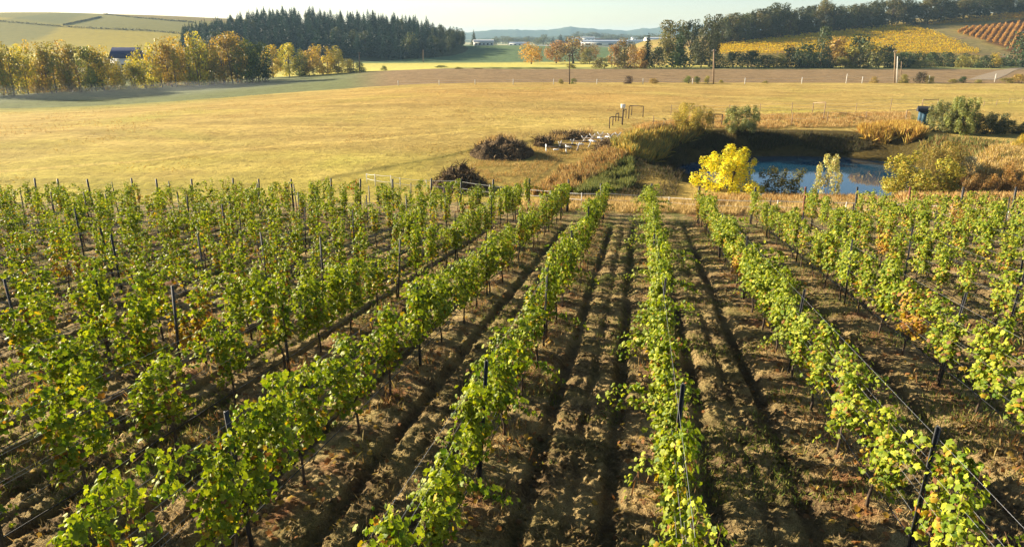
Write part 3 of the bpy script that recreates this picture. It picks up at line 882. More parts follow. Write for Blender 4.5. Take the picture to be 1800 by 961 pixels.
def trunk_mb(seed, C, z0, r0, nstem=1, nlimb=10):
    r = np.random.default_rng(seed)
    mb = MB()
    for s in range(nstem):
        a = r.uniform(0, 6.28); q = 0.0 if nstem == 1 else r.uniform(0.03, 0.12)
        b = np.array([q * math.cos(a), q * math.sin(a), -0.03]); t = np.array([q * 2.2 * math.cos(a) + r.normal(0, .02), q * 2.2 * math.sin(a) + r.normal(0, .02), z0 + (1 - z0) * 0.72])
        m = (b + t) / 2 + r.normal(0, 0.015, 3)
        rr = r0 / math.sqrt(nstem)
        mb.tube([b, b * .6 + m * .4, m, t], [rr * 1.3, rr, rr * .75, rr * .25], 6)
        for i in r.choice(len(C), min(len(C), max(2, nlimb // nstem)), replace=False):
            f = r.uniform(0.3, 0.85); o_ = b * (1 - f) + t * f if f > .5 else m
            e = C[i]
            if e[2] < o_[2] - 0.1: continue
            mb.tube([o_, (o_ + e) / 2 + (0, 0, .02), e], [rr * .5, rr * .3, rr * .1], 4, cap=False)
    return mb
ROUND = lambda u: 1.0 * math.sin(math.pi * (0.12 + 0.80 * u)) ** 0.7
TALL = lambda u: 0.9 * math.sin(math.pi * (0.15 + 0.75 * u)) ** 0.6
OVAL = lambda u: math.sin(math.pi * (0.08 + 0.84 * u)) ** 0.55
BUSH = lambda u: math.cos(u * 1.35) ** 0.45
FAN = lambda u: 0.45 + 0.55 * math.sin(math.pi * (0.1 + 0.72 * u))
def kind_mesh(kind, i):
    s = hash_s(kind) + i * 13
    if kind == 'autumn':    # tall valley-bottom trees, thin crowns, many stems
        mb, C = crown_mb(s, 2500, 0.05, TALL, 30, 0.17, 0.046, 1.2); tb = trunk_mb(s, C, 0.16, 0.022, 2 + i % 2, 12)
    elif kind == 'broad':   # oaks and maples
        mb, C = crown_mb(s, 1900, 0.14, ROUND, 26, 0.22, 0.052); tb = trunk_mb(s, C, 0.14, 0.028, 1, 14)
    elif kind == 'wood':    # dark edge-of-wood trees with bare lower stems
        mb, C = crown_mb(s, 2600, 0.12, OVAL, 20, 0.20, 0.050, 1.0); tb = trunk_mb(s, C, 0.22, 0.022, 1, 12)
    elif kind == 'shrub':
        mb, C = crown_mb(s, 1300, 0.02, BUSH, 20, 0.26, 0.075); tb = trunk_mb(s, C, 0.05, 0.02, 3, 9)
    elif kind == 'pondbush':
        mb, C = crown_mb(s, 9500, 0.02, FAN, 64, 0.10, 0.038, 1.8, 0.8, push=1.05); tb = trunk_mb(s, C, 0.05, 0.016, 5, 30)
    elif kind == 'poplar':
        mb, C = crown_mb(s + 31, 9500, 0.02, lambda u: 1.0 * math.cos(u * 1.25) ** 0.7, 44, 0.105, 0.034, 1.7, 0.5, cen=0.0, push=1.12); tb = trunk_mb(s, C, 0.08, 0.020, 3, 30)
    elif kind == 'sapling':
        mb, C = crown_mb(s, 2600, 0.04, FAN, 46, 0.10, 0.044, 1.6, 0.5); tb = trunk_mb(s, C, 0.08, 0.014, 3, 18)
    elif kind == 'feather': # fine upright twiggy bush
        mb, C = crown_mb(s, 9000, 0.02, FAN, 60, 0.10, 0.046, 2.1, 1.6, aspect=0.4, push=1.05); tb = trunk_mb(s, C, 0.05, 0.014, 6, 24)
    elif kind == 'conifer':
        r = np.random.default_rng(s); mb = MB(); nlev = 17
        P, Nn, Tt, Sz, Cc = [], [], [], [], []
        for l in range(nlev):
            u = l / (nlev - 1); z = 0.10 + 0.86 * u
            Rr = 0.5 * (1 - u ** 1.5) ** 0.9 * r.uniform(0.8, 1.12) + 0.025
            nb = int(5 + 6 * (1 - u)); a0 = r.uniform(0, 6.28); tone = r.uniform(0.8, 1.2)
            for b in range(nb):
                a = a0 + 6.283 * b / nb + r.normal(0, .18); L = Rr * r.uniform(0.7, 1.15)
                for j in range(4):
                    t = (j + 0.7) / 4
                    P.append((L * t * math.cos(a), L * t * math.sin(a), z - 0.30 * L * t * t + r.normal(0, .006)))
                    Tt.append((math.cos(a) + r.normal(0, .35), math.sin(a) + r.normal(0, .35), -0.35)); Nn.append((-math.cos(a) * .3 + r.normal(0, .3), -math.sin(a) * .3 + r.normal(0, .3), 1))
                    Sz.append(0.055 + 0.32 * L * (1.1 - 0.55 * t)); Cc.append(np.array([1, 1, 1]) * tone * r.uniform(0.8, 1.2))
        P.append((0, 0, .985)); Tt.append((0, 0, 1)); Nn.append((1, 0, 0)); Sz.append(.06); Cc.append(np.ones(3))
        mb.cards(np.array(P), np.array(Nn, float), np.array(Tt, float), np.array(Sz), 0.75, DIAM, DIAM_T, np.array(Cc))
        tb = MB(); tb.tube([(0, 0, -.03), (0, 0, .5), (0, 0, .97)], [.016, .010, .002], 6)
    cm = mb.mesh("crown"); tm = tb.mesh("trunk")
    cm.materials.append(M['needles'] if kind == 'conifer' else M['foliage']); tm.materials.append(M['palebark'] if kind in ('autumn', 'sapling') else M['bark'])
    return tm, cm
def hash_s(k):
    return sum(ord(c) * (i + 3) for i, c in enumerate(k)) % 9973
TREES = {k: [kind_mesh(k, i) for i in range(n)] for k, n in (('autumn', 8), ('broad', 5), ('wood', 7), ('shrub', 6), ('pondbush', 3), ('poplar', 2), ('sapling', 2), ('feather', 3), ('conifer', 7))}
trng = np.random.default_rng(99)
def tree(name, label, cat, kind, P, h, w, color, group=None, rz=None, tilt=0.0, var=None):
    tm, cm = TREES[kind][int(trng.integers(0, len(TREES[kind]))) if var is None else var]
    t = thing(name, label, cat, P, trng.uniform(0, 6.28) if rz is None else rz, group, (w, w, h))
    obj("trunk", tm, None, t)
    obj("crown", cm, None, t, color=color)
    return t
def tree_px(name, label, cat, kind, px, pb, pt, wpx, color, group=None, y=None, var=None, sink=0.0):
    """stands where the view through (px, pb) meets the ground (or y metres ahead), reaches up to picture row pt."""
    if y is None:
        P = at(px, pb)
    else:
        z = z_at(pb, y)
        for _ in range(4):
            x = x_at(px, y, z); z = float(zg(x, y))
        P = Vector((x, y, z))
    h = max(0.3, z_at(pt, P.y) - P.z)
    zc = P.y * CP - (P.z - CAM_Z) * SP
    return tree(name, label, cat, kind, P - Vector((0, 0, sink)), h + sink, wpx * zc / F_PX, color, group, var=var)

# autumn trees along the foot of the far left slope
OR, GO, YE, OL, GR, RU, DG = (0.47, 0.33, 0.055), (0.50, 0.38, 0.045), (0.50, 0.44, 0.05), (0.30, 0.265, 0.055), (0.17, 0.20, 0.045), (0.38, 0.27, 0.065), (0.06, 0.085, 0.03)
CN = {OR: 'orange', GO: 'golden', YE: 'yellow', OL: 'olive', GR: 'green', RU: 'russet', DG: 'dark green'}
LINE = [(-30, 168, 84, 48, OL), (4, 168, 88, 40, GO), (24, 168, 76, 44, OL), (50, 166, 80, 38, YE), (73, 165, 70, 40, OR), (98, 164, 76, 46, OL), (122, 163, 73, 40, RU), (146, 162, 80, 44, OL), (168, 161, 84, 38, GR),
        (188, 160, 82, 44, GO), (210, 158, 106, 26, OL), (240, 157, 110, 28, OL), (262, 156, 76, 46, YE), (286, 154, 70, 40, GO), (308, 153, 66, 42, OR), (330, 152, 60, 40, GO), (352, 151, 58, 40, YE), (372, 150, 66, 40, OL),
        (392, 149, 64, 44, RU), (414, 148, 58, 46, RU), (436, 147, 72, 48, GR), (462, 145, 76, 44, DG)]
POSN = ["at the picture's left edge", "beside the left-edge tree"]
for i, (px, pb, pt, w, c) in enumerate(LINE):
    tree_px("autumn_tree", f"tall {CN[c]} autumn tree, {ORD[i + 1]} from the left in the long misty row", "tree", 'autumn', px, pb, pt, w * 1.35, c, "autumn trees in the long row beyond the pasture")
for i, (px, pb, pt, w, c) in enumerate([(14, 158, 98, 46, OL), (60, 157, 100, 46, GO), (108, 156, 96, 48, OL), (155, 154, 98, 46, GR), (200, 152, 112, 40, OL), (250, 150, 104, 40, YE), (300, 149, 88, 46, OL), (345, 147, 84, 46, GR), (400, 145, 84, 46, OL), (448, 142, 88, 40, GR)]):
    tree_px("autumn_tree", f"shorter {CN[c]} tree behind the long misty row, {ORD[i + 1]} from the left", "tree", 'autumn', px, pb, pt, w * 1.5, c, "second rank of the long autumn row")
G2 = [(478, 137, 80, 30, GO), (507, 136, 77, 34, YE), (528, 135, 84, 30, GR), (549, 134, 78, 34, OR), (572, 133, 79, 32, GO), (592, 132, 82, 30, OL), (610, 131, 104, 26, OL)]
for i, (px, pb, pt, w, c) in enumerate(G2):
    tree_px("autumn_tree", f"{CN[c]} autumn tree, {ORD[i + 1]} from the left in the short group below the conifers", "tree", 'autumn', px, pb, pt, w * 1.35, c, "autumn trees in the short group below the conifers", y=290 + 3 * i)
for i, (px, pb, pt, w, c) in enumerate([(540, 134, 118, 40, DG), (614, 130, 120, 30, OL), (632, 128, 110, 22, GR), (675, 127, 116, 12, GR), (775, 127, 115, 22, GR), (806, 126, 118, 16, OL), (840, 127, 121, 26, OL), (870, 127, 121, 30, GR), (905, 127, 121, 34, GR), (940, 126, 121, 34, GR), (965, 125, 120, 30, GR), (1002, 124, 113, 20, OL)]):
    tree_px("field_shrub", f"low {CN[c]} shrub, {ORD[i + 1]} from the left along the far hedge of the brown field", "shrub", 'shrub', px, pb, pt, w, c, "shrubs along the far edge of the brown field", y=(300 if px < 800 else 268))

# trees in the middle of the valley
MID = [("golden_tree", "round golden tree standing alone in the middle distance", 'broad', 934, 111, 75, 42, (0.55, 0.33, 0.03), 440),
       ("russet_tree", "broad orange-brown tree beside the lone golden tree", 'broad', 978, 110, 72, 46, (0.38, 0.21, 0.06), 450),
       ("russet_tree", "largest olive-brown tree in the middle-distance clump", 'broad', 1008, 110, 66, 62, (0.26, 0.18, 0.055), 445),
       ("russet_tree", "brown tree at the right end of the middle-distance clump", 'broad', 1036, 108, 78, 34, (0.30, 0.19, 0.08), 455),
       ("green_tree", "small olive tree low in the middle-distance clump", 'shrub', 1033, 109, 86, 26, (0.24, 0.22, 0.06), 430),
       ("roadside_bush", "rounded olive bush at the corner of the brown field", 'shrub', 1058, 121, 102, 34, (0.20, 0.17, 0.06), 268),
       ("oak_tree", "brownish oak rising behind bushes left of the single fir", 'broad', 1097, 120, 68, 42, (0.20, 0.15, 0.055), 290),
       ("bush", "orange-brown bush left of the brownish oak", 'shrub', 1078, 120, 80, 26, (0.34, 0.20, 0.08), 288),
       ("bush", "dark bush at the foot of the brownish oak", 'shrub', 1092, 120, 92, 30, (0.13, 0.11, 0.05), 270),
       ("bush", "amber bush in front of the single fir", 'shrub', 1126, 119, 84, 24, (0.40, 0.23, 0.05), 269),
       ("bush", "brown bush between the oak and the single fir", 'shrub', 1112, 119, 80, 30, (0.26, 0.17, 0.07), 274),
       ("fir_tree", "single dark fir with a pointed top above amber bushes", 'conifer', 1137, 118, 57, 30, (0.035, 0.06, 0.035), 285),
       ("bush", "dark green bush at the right foot of the single fir", 'shrub', 1151, 119, 84, 34, (0.08, 0.09, 0.04), 272),
       ("oak_tree", "large olive oak at the left end of the dark wood", 'wood', 1182, 118, 38, 62, (0.15, 0.14, 0.045), 300),
       ("fir_tree", "bright green fir standing before the dark wood's left end", 'conifer', 1192, 120, 50, 52, (0.075, 0.115, 0.045), 276),
       ("wood_tree", "tall dark tree at the left corner of the wood", 'wood', 1212, 119, 36, 46, (0.06, 0.075, 0.035), 290),
       ("wood_tree", "dark tree just right of the bright green fir", 'wood', 1232, 119, 50, 44, (0.09, 0.095, 0.04), 280),
       ("wood_tree", "tall crown just left of the gold vineyard tip", 'wood', 1246, 118, 28, 46, (0.085, 0.09, 0.04), 295)]
for nm, lb, kd, px, pb, pt, w, c, y in MID:
    tree_px(nm, lb, "bush" if 'bush' in nm else "tree", kd, px, pb, pt, w, c, y=y)

# dark wood along the crest of the right-hand slope
WT = [0.070, 0.078, 0.034]
EDGE = ([1240, 1330, 1460, 1590, 1660, 1860], [86, 74, 60, 47, 42, 20])
wx = [1268, 1284, 1300, 1318, 1336, 1352, 1368, 1386, 1404, 1424, 1446, 1464, 1484, 1502, 1522, 1544, 1566, 1588, 1606, 1630, 1652, 1672, 1694, 1716, 1736, 1756, 1778, 1800, 1822]
wt = [34, 28, 26, 20, 16, 12, 10, 14, 10, 6, 2, 6, 10, 4, 0, -4, -8, -4, 2, -6, -10, -4, -8, -12, -8, -4, -10, -10, -6]
for i, (px, pt) in enumerate(zip(wx, wt)):
    pe = np.interp(px, EDGE[0], EDGE[1]) - 2
    cc = tuple(np.array(WT) * trng.uniform(0.8, 1.6) * (np.array([1.5, 1.2, 1]) if i % 3 == 1 else 1))
    tree_px("wood_tree", f"tall dark tree on the ridge wood, {ORD[i + 1] if i < 29 else 'last'} from its left end", "tree", 'wood' if i % 6 != 3 else 'conifer', px, pe, pt + trng.uniform(-5, 7), trng.uniform(34, 46), cc, "dark trees of the ridge wood")
for i, px in enumerate(range(1262, 1830, 24)):
    tree_px("wood_tree", f"dark tree in the shaded back of the ridge wood, {ORD[i + 1]} from its left end", "tree", 'wood', px + trng.uniform(-6, 6), 60, np.interp(px, wx, wt) + trng.uniform(0, 8), 50, tuple(np.array(WT) * 0.9), "dark trees in the back of the ridge wood", y=at(px, np.interp(px, EDGE[0], EDGE[1]) - 2).y + 14)
for i, px in enumerate(range(1258, 1560, 17)):
    pe = np.interp(px, EDGE[0], EDGE[1]) - 3
    tree_px("undergrowth_bush", f"dark undergrowth bush at the foot of the ridge wood, {ORD[i + 1]} from the left", "bush", 'shrub', px, pe, pe - 16, 30, (0.05, 0.055, 0.028), "dark undergrowth below the ridge wood")

# hedge of bushes between the brown field and the yellow vines
HG = [(1262, 120, 96, 34, DG), (1290, 121, 92, 36, DG), (1316, 121, 90, 40, DG), (1342, 121, 98, 34, DG), (1364, 121, 95, 34, OL), (1388, 121, 82, 40, DG), (1412, 121, 76, 40, DG), (1424, 116, 88, 34, DG), (1443, 112, 49, 30, (0.075, 0.10, 0.045)),
      (1468, 120, 66, 44, (0.36, 0.23, 0.05)), (1492, 121, 84, 40, OL), (1508, 116, 62, 40, DG), (1530, 120, 76, 46, (0.19, 0.19, 0.06)), (1553, 120, 80, 34, DG), (1572, 119, 90, 30, DG), (1480, 121, 104, 40, OL), (1420, 121, 108, 50, RU), (1446, 121, 108, 34, (0.22, 0.07, 0.05)),
      (1600, 117, 104, 36, DG), (1622, 116, 106, 34, OL), (1690, 115, 98, 22, OL), (1708, 116, 98, 28, OL), (1732, 117, 99, 34, DG), (1748, 113, 94, 20, GO), (1762, 116, 102, 34, DG), (1790, 95, 58, 44, DG), (1640, 108, 93, 34, DG), (1662, 108, 93, 34, DG), (1612, 107, 92, 34, DG), (1588, 106, 92, 34, DG), (1690, 107, 94, 30, DG)]
for i, (px, pb, pt, w, c) in enumerate(sorted(HG)):
    tree_px("hedge_bush", f"{CN.get(c, 'mixed green')} hedge bush below the yellow vines, {ORD[i + 1] if i < 30 else 'last'} from the hedge's left end", "bush", 'shrub', px, pb, pt, w * 1.1, c, "bushes of the hedge below the yellow vines", y=272 + (i % 3) * 5 + (14 if pb < 112 else 0))

# conifers on the rounded hill
ci = 0
pts = []
for yy in np.arange(490, 690, 12.0):
    for xx in np.arange(-330, 0, 9.4):
        x = xx + trng.uniform(-3.2, 3.2) + 4 * (int(yy) % 2); y = yy + trng.uniform(-4, 4)
        z = float(hill_wood(x, y))
        if z < -5.3 + 1.0 * vnoise(x / 20, y / 20, 3) or z < float(land(x, y)): continue
        px, py = proj(x, y, z)
        if not (325 < px < 812): continue
        pts.append((x, y, z, px))
order = sorted(range(len(pts)), key=lambda j: pts[j][1])      # the nearest ones show largest
nleafy = 0
for j in order[:330]:
    x, y, z, px = pts[j]
    edge = px > 760
    h = trng.uniform(14, 18.5) * (0.8 if edge else 1.0)
    if trng.random() < (0.6 if edge else 0.05):
        nleafy += 1
        tree("hill_tree", f"round-crowned dark tree on the wooded hill, {ORD[min(nleafy, 30)]} counting up from its foot", "tree", 'wood', (x, y, z - .3), h * 0.85, h * 0.62, (0.06, 0.075, 0.03), "leafy trees among the hill conifers")
    else:
        zone = "left shoulder" if px < 440 else "right shoulder" if px > 660 else "middle"
        part_ = "lower edge" if y < 540 else "upper slope" if y > 600 else "mid slope"
        tree("conifer", f"dark pointed conifer in the crowd on the wooded hill's {zone}, {part_}", "tree", 'conifer', (x, y, z - .3), h, trng.uniform(8.5, 11.5), tuple(np.array([0.028, 0.058, 0.040]) * trng.uniform(0.7, 1.6)), "conifers crowding the wooded hill")
tree_px("hill_tree", "pale green tree standing out at the wooded hill's lower right", "tree", 'broad', 722, 104, 58, 34, (0.12, 0.14, 0.06), y=500)
print("conifers", len(pts))

# ------------------------------------------------------------------ yellow and russet vine rows on the right-hand slope
def vine_row_mesh(a, b, h, w, n, col, seed):
    r = np.random.default_rng(seed)
    t = r.random(n)
    x = a[0] + (b[0] - a[0]) * t; y = a[1] + (b[1] - a[1]) * t
    d = np.array([b[0] - a[0], b[1] - a[1]]); d /= np.linalg.norm(d); nn = np.array([-d[1], d[0]])
    o_ = r.normal(0, w * 0.4, n); hh = h * r.uniform(0.25, 1.0, n) * (0.75 + 0.5 * (vnoise(t * 40, t * 0 + seed, 5) + .5))
    x = x + nn[0] * o_; y = y + nn[1] * o_
    z = zg(x, y) + hh
    mb = MB()
    P = np.stack([x, y, z], -1) - np.array([a[0], a[1], float(zg(a[0], a[1]))])
    Nn = np.stack([nn[0] * np.sign(o_) + r.normal(0, .6, n), nn[1] * np.sign(o_) + r.normal(0, .6, n), r.uniform(0.2, 1, n)], -1)
    c = np.asarray(col) * r.uniform(0.65, 1.25, (n, 1)); c[:, 1] *= 1 + r.normal(0, .10, n)
    mb.cards(P, Nn, r.normal(0, 1, (n, 3)), 0.5 * r.uniform(0.7, 1.3, n), 1.0, DIAM, DIAM_T, c)
    return mb.mesh("foliage")
M['rowleaf'] = leafmat("row_leaf", 0.35, False, 0.2, 0.6, (1.2, 1.05, 0.5))
def hill_y(px, py):
    return at(px, py)
nrow = 0
for i, y in enumerate(np.arange(292, 462, 5.0)):                 # yellow plot: rows run across the slope
    # clip the row to the plot's outline in the picture
    xs = np.linspace(20, 420, 500)
    zs = zg(xs, np.full_like(xs, y))
    px, py = proj(xs, y, zs)
    top = np.interp(px, [1255, 1330, 1460, 1590, 1640, 1725], [84, 74, 60, 47, 58, 94]); bot = np.interp(px, [1255, 1725], [97, 98])
    ok = (px > 1256) & (px < 1724) & (py > top) & (py < bot)
    if ok.sum() < 12: continue
    xa, xb = xs[ok].min(), xs[ok].max()
    o = obj("vine_row", None, loc=(xa, y, float(zg(xa, y)))); obj("foliage", vine_row_mesh((xa, y), (xb, y), 2.0, 1.5, int((xb - xa) * 15), (0.66, 0.48, 0.03), 500 + i), M["rowleaf"], o)
    tag(o, f"yellow vine row of the sloping plot, {ORD[nrow + 1]} up from the hedge", "vine row", "yellow vine rows on the right-hand slope"); nrow += 1
for i, y in enumerate(np.arange(420, 500, 6.0)):                 # orange-yellow strip at the top right
    xs = np.linspace(200, 460, 300)
    px, py = proj(xs, y, zg(xs, np.full_like(xs, y)))
    ok = (px > 1632) & (px < 1880) & (py < np.interp(px, [1632, 1720, 1850], [49, 42, 32])) & (py > np.interp(px, [1632, 1850], [44, 20]))
    if ok.sum() < 10: continue
    xa, xb = xs[ok].min(), xs[ok].max()
    o = obj("vine_row", None, loc=(xa, y, float(zg(xa, y)))); obj("foliage", vine_row_mesh((xa, y), (xb, y), 2.0, 1.5, int((xb - xa) * 14), (0.50, 0.30, 0.04), 600 + i), M["rowleaf"], o)
    tag(o, f"amber vine row under the ridge wood, {ORD[i + 1]} rank up the slope", "vine row", "amber vine rows under the ridge wood")
for i in range(15):                                              # russet plot: rows run up the slope
    b = at(1684 + 10.2 * i, 60 + 2.9 * i); t = at(1700 + 11.3 * i, 52 - 1.1 * i)
    o = obj("vine_row", None, loc=(b.x, b.y, float(zg(b.x, b.y)))); obj("foliage", vine_row_mesh((b.x, b.y), (t.x, t.y), 1.8, 0.8, 900, (0.46, 0.25, 0.07), 700 + i), M["rowleaf"], o)
    tag(o, f"russet vine row running upslope, {ORD[i + 1]} from the left of its plot", "vine row", "russet vine rows running upslope")
print("yellow rows", nrow)

# ------------------------------------------------------------------ bushes and trees round the pond
PB = [("yellow_tree", "bright yellow leafy tree at the near edge of the pond", "tree", 'poplar', 1276, 356, 256, 112, (0.72, 0.64, 0.03), 56.0, 0),
      ("young_tree", "thin dark olive tree before the water, right of the yellow tree", "tree", 'sapling', 1372, 356, 294, 90, (0.13, 0.12, 0.03), 56.0, 0),
      ("young_tree", "small pale yellow sapling standing before the blue water", "tree", 'sapling', 1450, 354, 274, 56, (0.50, 0.46, 0.17), 56.5, 1),
      ("pond_bush", "large yellow-green bush at the right end of the water", "bush", 'pondbush', 1612, 346, 274, 116, (0.38, 0.33, 0.045), 58.0, 0),
      ("pond_bush", "olive-gold bush behind the large yellow-green bush", "bush", 'feather', 1646, 322, 252, 74, (0.30, 0.23, 0.055), 64.0, 1),
      ("silver_shrub", "pale silvery shrub right of the large yellow-green bush", "shrub", 'sapling', 1700, 322, 276, 54, (0.42, 0.38, 0.22), 63.0, 1),
      ("willow_bush", "tall grey-green willow beside the blue shed", "bush", 'pondbush', 1660, 248, 178, 60, (0.20, 0.21, 0.085), 88.0, 1),
      ("willow_bush", "tall bright green willow, right one of the pair by the shed", "bush", 'pondbush', 1690, 262, 172, 52, (0.27, 0.29, 0.085), 86.0, 2),
      ("dark_bush", "dark green bush right of the tall willows", "bush", 'pondbush', 1734, 258, 198, 66, (0.10, 0.11, 0.045), 87.0, 0),
      ("dark_bush", "low dark bush at the right edge beyond the willows", "bush", 'pondbush', 1776, 256, 212, 60, (0.11, 0.11, 0.05), 88.0, 1),
      ("feathery_bush", "feathery yellow bush on the far left rim of the pond", "bush", 'feather', 1216, 246, 182, 70, (0.42, 0.34, 0.075), 87.5, 0),
      ("round_bush", "round silvery green bush on the far rim of the pond", "bush", 'pondbush', 1303, 240, 187, 60, (0.28, 0.29, 0.11), 88.0, 2),
      ("orange_bush", "orange-brown bush at the right picture edge by the fence", "bush", 'feather', 1786, 352, 290, 76, (0.34, 0.20, 0.06), 57.0, 2),
      ("orange_bush", "low orange-brown bush beside the silvery shrub", "bush", 'feather', 1728, 350, 308, 66, (0.30, 0.19, 0.07), 58.0, 0),
      ("gold_bush", "gold bush at the right picture edge by the far bank", "bush", 'feather', 1800, 292, 236, 40, (0.48, 0.36, 0.05), 72.0, 1)]
for nm, lb, cat, kd, px, pb, pt, w, c, y, v in PB:
    tree_px(nm, lb, cat, kd, px, pb, pt, w, c, y=y, var=v, sink=0.15)

# grass and reed masses
GRASS_COLS = {'gold': [(0.52, 0.36, 0.08), (0.60, 0.44, 0.10), (0.42, 0.27, 0.07)], 'tan': [(0.50, 0.36, 0.15), (0.42, 0.29, 0.12), (0.58, 0.44, 0.20)],
              'rust': [(0.40, 0.20, 0.06), (0.46, 0.28, 0.10), (0.30, 0.16, 0.06)], 'green': [(0.12, 0.16, 0.05), (0.20, 0.22, 0.06), (0.26, 0.26, 0.09)]}
def reed_patch(label, region, n, hmin, hmax, width, cols, seed, name="reeds", lean=0.22):
    """region: polygon of picture points on the ground, filled evenly."""
    r = np.random.default_rng(seed)
    poly = np.array([[v.x, v.y] for v in (at(*p) for p in region)])
    lo, hi = poly.min(0), poly.max(0)
    q = r.uniform(lo, hi, (n * 4, 2))
    ins = np.zeros(len(q), bool)
    j = len(poly) - 1
    for i in range(len(poly)):
        c_ = ((poly[i, 1] > q[:, 1]) != (poly[j, 1] > q[:, 1])) & (q[:, 0] < (poly[j, 0] - poly[i, 0]) * (q[:, 1] - poly[i, 1]) / (poly[j, 1] - poly[i, 1] + 1e-9) + poly[i, 0])
        ins ^= c_; j = i
    q = q[ins & (fbm(q[:, 0] * 0.7, q[:, 1] * 0.7, 3, seed) > -0.18)][:n]
    mb = blades(len(q), q[:, 0], q[:, 1], zg(q[:, 0], q[:, 1]), hmin, hmax, width, cols, lean, seed)
    tag(obj(name, mb.mesh(name), M['grass']), label, "grass", kind="stuff")
reed_patch("golden reeds on the far bank of the pond", [(1500, 234), (1560, 229), (1606, 228), (1625, 244), (1590, 256), (1520, 248)], 20000, 0.4, 1.5, 0.02, GRASS_COLS['gold'] + GRASS_COLS['rust'][:1], 11)
reed_patch("yellow reeds crowning the left bank of the pond", [(1075, 262), (1120, 242), (1200, 226), (1240, 234), (1180, 262), (1110, 282)], 18000, 0.6, 1.6, 0.022, GRASS_COLS['gold'] + GRASS_COLS['green'][1:], 12)
reed_patch("rust-coloured grass on the slope left of the pond", [(935, 345), (990, 300), (1060, 268), (1100, 280), (1040, 320), (1000, 350)], 18000, 0.35, 1.0, 0.025, GRASS_COLS['rust'] + GRASS_COLS['tan'] + [(0.16, 0.11, 0.06), (0.22, 0.2, 0.07)], 13)
reed_patch("green sedge on the shaded left bank", [(1010, 345), (1060, 300), (1110, 285), (1120, 320), (1080, 345)], 9000, 0.4, 0.9, 0.03, GRASS_COLS['green'], 14)
reed_patch("tall tan grass between the white fence and the pond", [(880, 362), (1000, 352), (1200, 356), (1500, 356), (1800, 366), (1800, 392), (1500, 384), (1200, 378), (1000, 372), (880, 372)], 40000, 0.2, 0.55, 0.03, GRASS_COLS['tan'], 15, "tall_grass", 0.35)
reed_patch("rusty grass along the near right shore", [(1530, 352), (1640, 330), (1800, 318), (1800, 362), (1600, 362)], 24000, 0.3, 0.9, 0.025, GRASS_COLS['rust'] + GRASS_COLS['tan'], 16, "tall_grass")
reed_patch("tan tussocks on the right bank", [(1700, 300), (1800, 262), (1800, 318), (1720, 322)], 14000, 0.4, 1.1, 0.025, GRASS_COLS['tan'] + GRASS_COLS['gold'][:1], 17, "tall_grass")
reed_patch("tan grass inside the paddock behind the pond", [(1110, 222), (1240, 204), (1600, 199), (1600, 222), (1240, 226), (1130, 240)], 34000, 0.2, 0.6, 0.05, GRASS_COLS['tan'] + GRASS_COLS['rust'][:2], 18, "tall_grass")
reed_patch("dry grass on the rim of the near shore", [(1220, 352), (1330, 350), (1540, 350), (1540, 360), (1220, 362)], 14000, 0.25, 0.7, 0.03, GRASS_COLS['tan'] + GRASS_COLS['rust'], 19, "tall_grass")
reed_patch("rough grass among the earth heaps", [(740, 345), (830, 285), (930, 262), (1060, 240), (1090, 225), (1120, 232), (1060, 262), (980, 285), (900, 345)], 26000, 0.08, 0.3, 0.07, GRASS_COLS['tan'] + GRASS_COLS['rust'][:2] + GRASS_COLS['green'][2:], 20, "tall_grass", 0.5)
reed_patch("dead weeds growing up behind the middle heap", [(835, 264), (860, 250), (905, 246), (910, 256), (850, 270)], 1000, 0.4, 1.1, 0.04, GRASS_COLS['tan'] + [(0.24, 0.15, 0.07)], 21, "tall_grass", 0.25)
reed_patch("dead weeds growing up behind the far heaps", [(950, 250), (980, 236), (1040, 230), (1045, 238), (980, 250)], 900, 0.3, 0.9, 0.04, GRASS_COLS['tan'] + [(0.24, 0.15, 0.07)], 22, "tall_grass", 0.25)

reed_patch("dark sedge hanging over the far bank of the pond", [(1200, 262), (1260, 238), (1400, 234), (1510, 238), (1540, 262), (1400, 258), (1260, 264)], 9000, 0.2, 0.7, 0.03, [(0.07, 0.075, 0.03), (0.10, 0.075, 0.045), (0.14, 0.12, 0.05)], 23, "reeds", 0.5)  # blade colours darkened to carry the far bank's deep shadow
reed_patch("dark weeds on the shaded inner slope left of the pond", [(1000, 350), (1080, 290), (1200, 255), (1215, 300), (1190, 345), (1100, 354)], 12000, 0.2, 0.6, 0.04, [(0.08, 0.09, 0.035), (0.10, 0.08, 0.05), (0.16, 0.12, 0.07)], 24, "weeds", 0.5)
reed_patch("brown rushes under the willows on the right bank", [(1610, 262), (1680, 250), (1800, 258), (1800, 300), (1700, 300), (1640, 290)], 16000, 0.3, 1.0, 0.03, GRASS_COLS['tan'][1:2] + GRASS_COLS['green'] + GRASS_COLS['rust'][2:], 25, "reeds", 0.4)

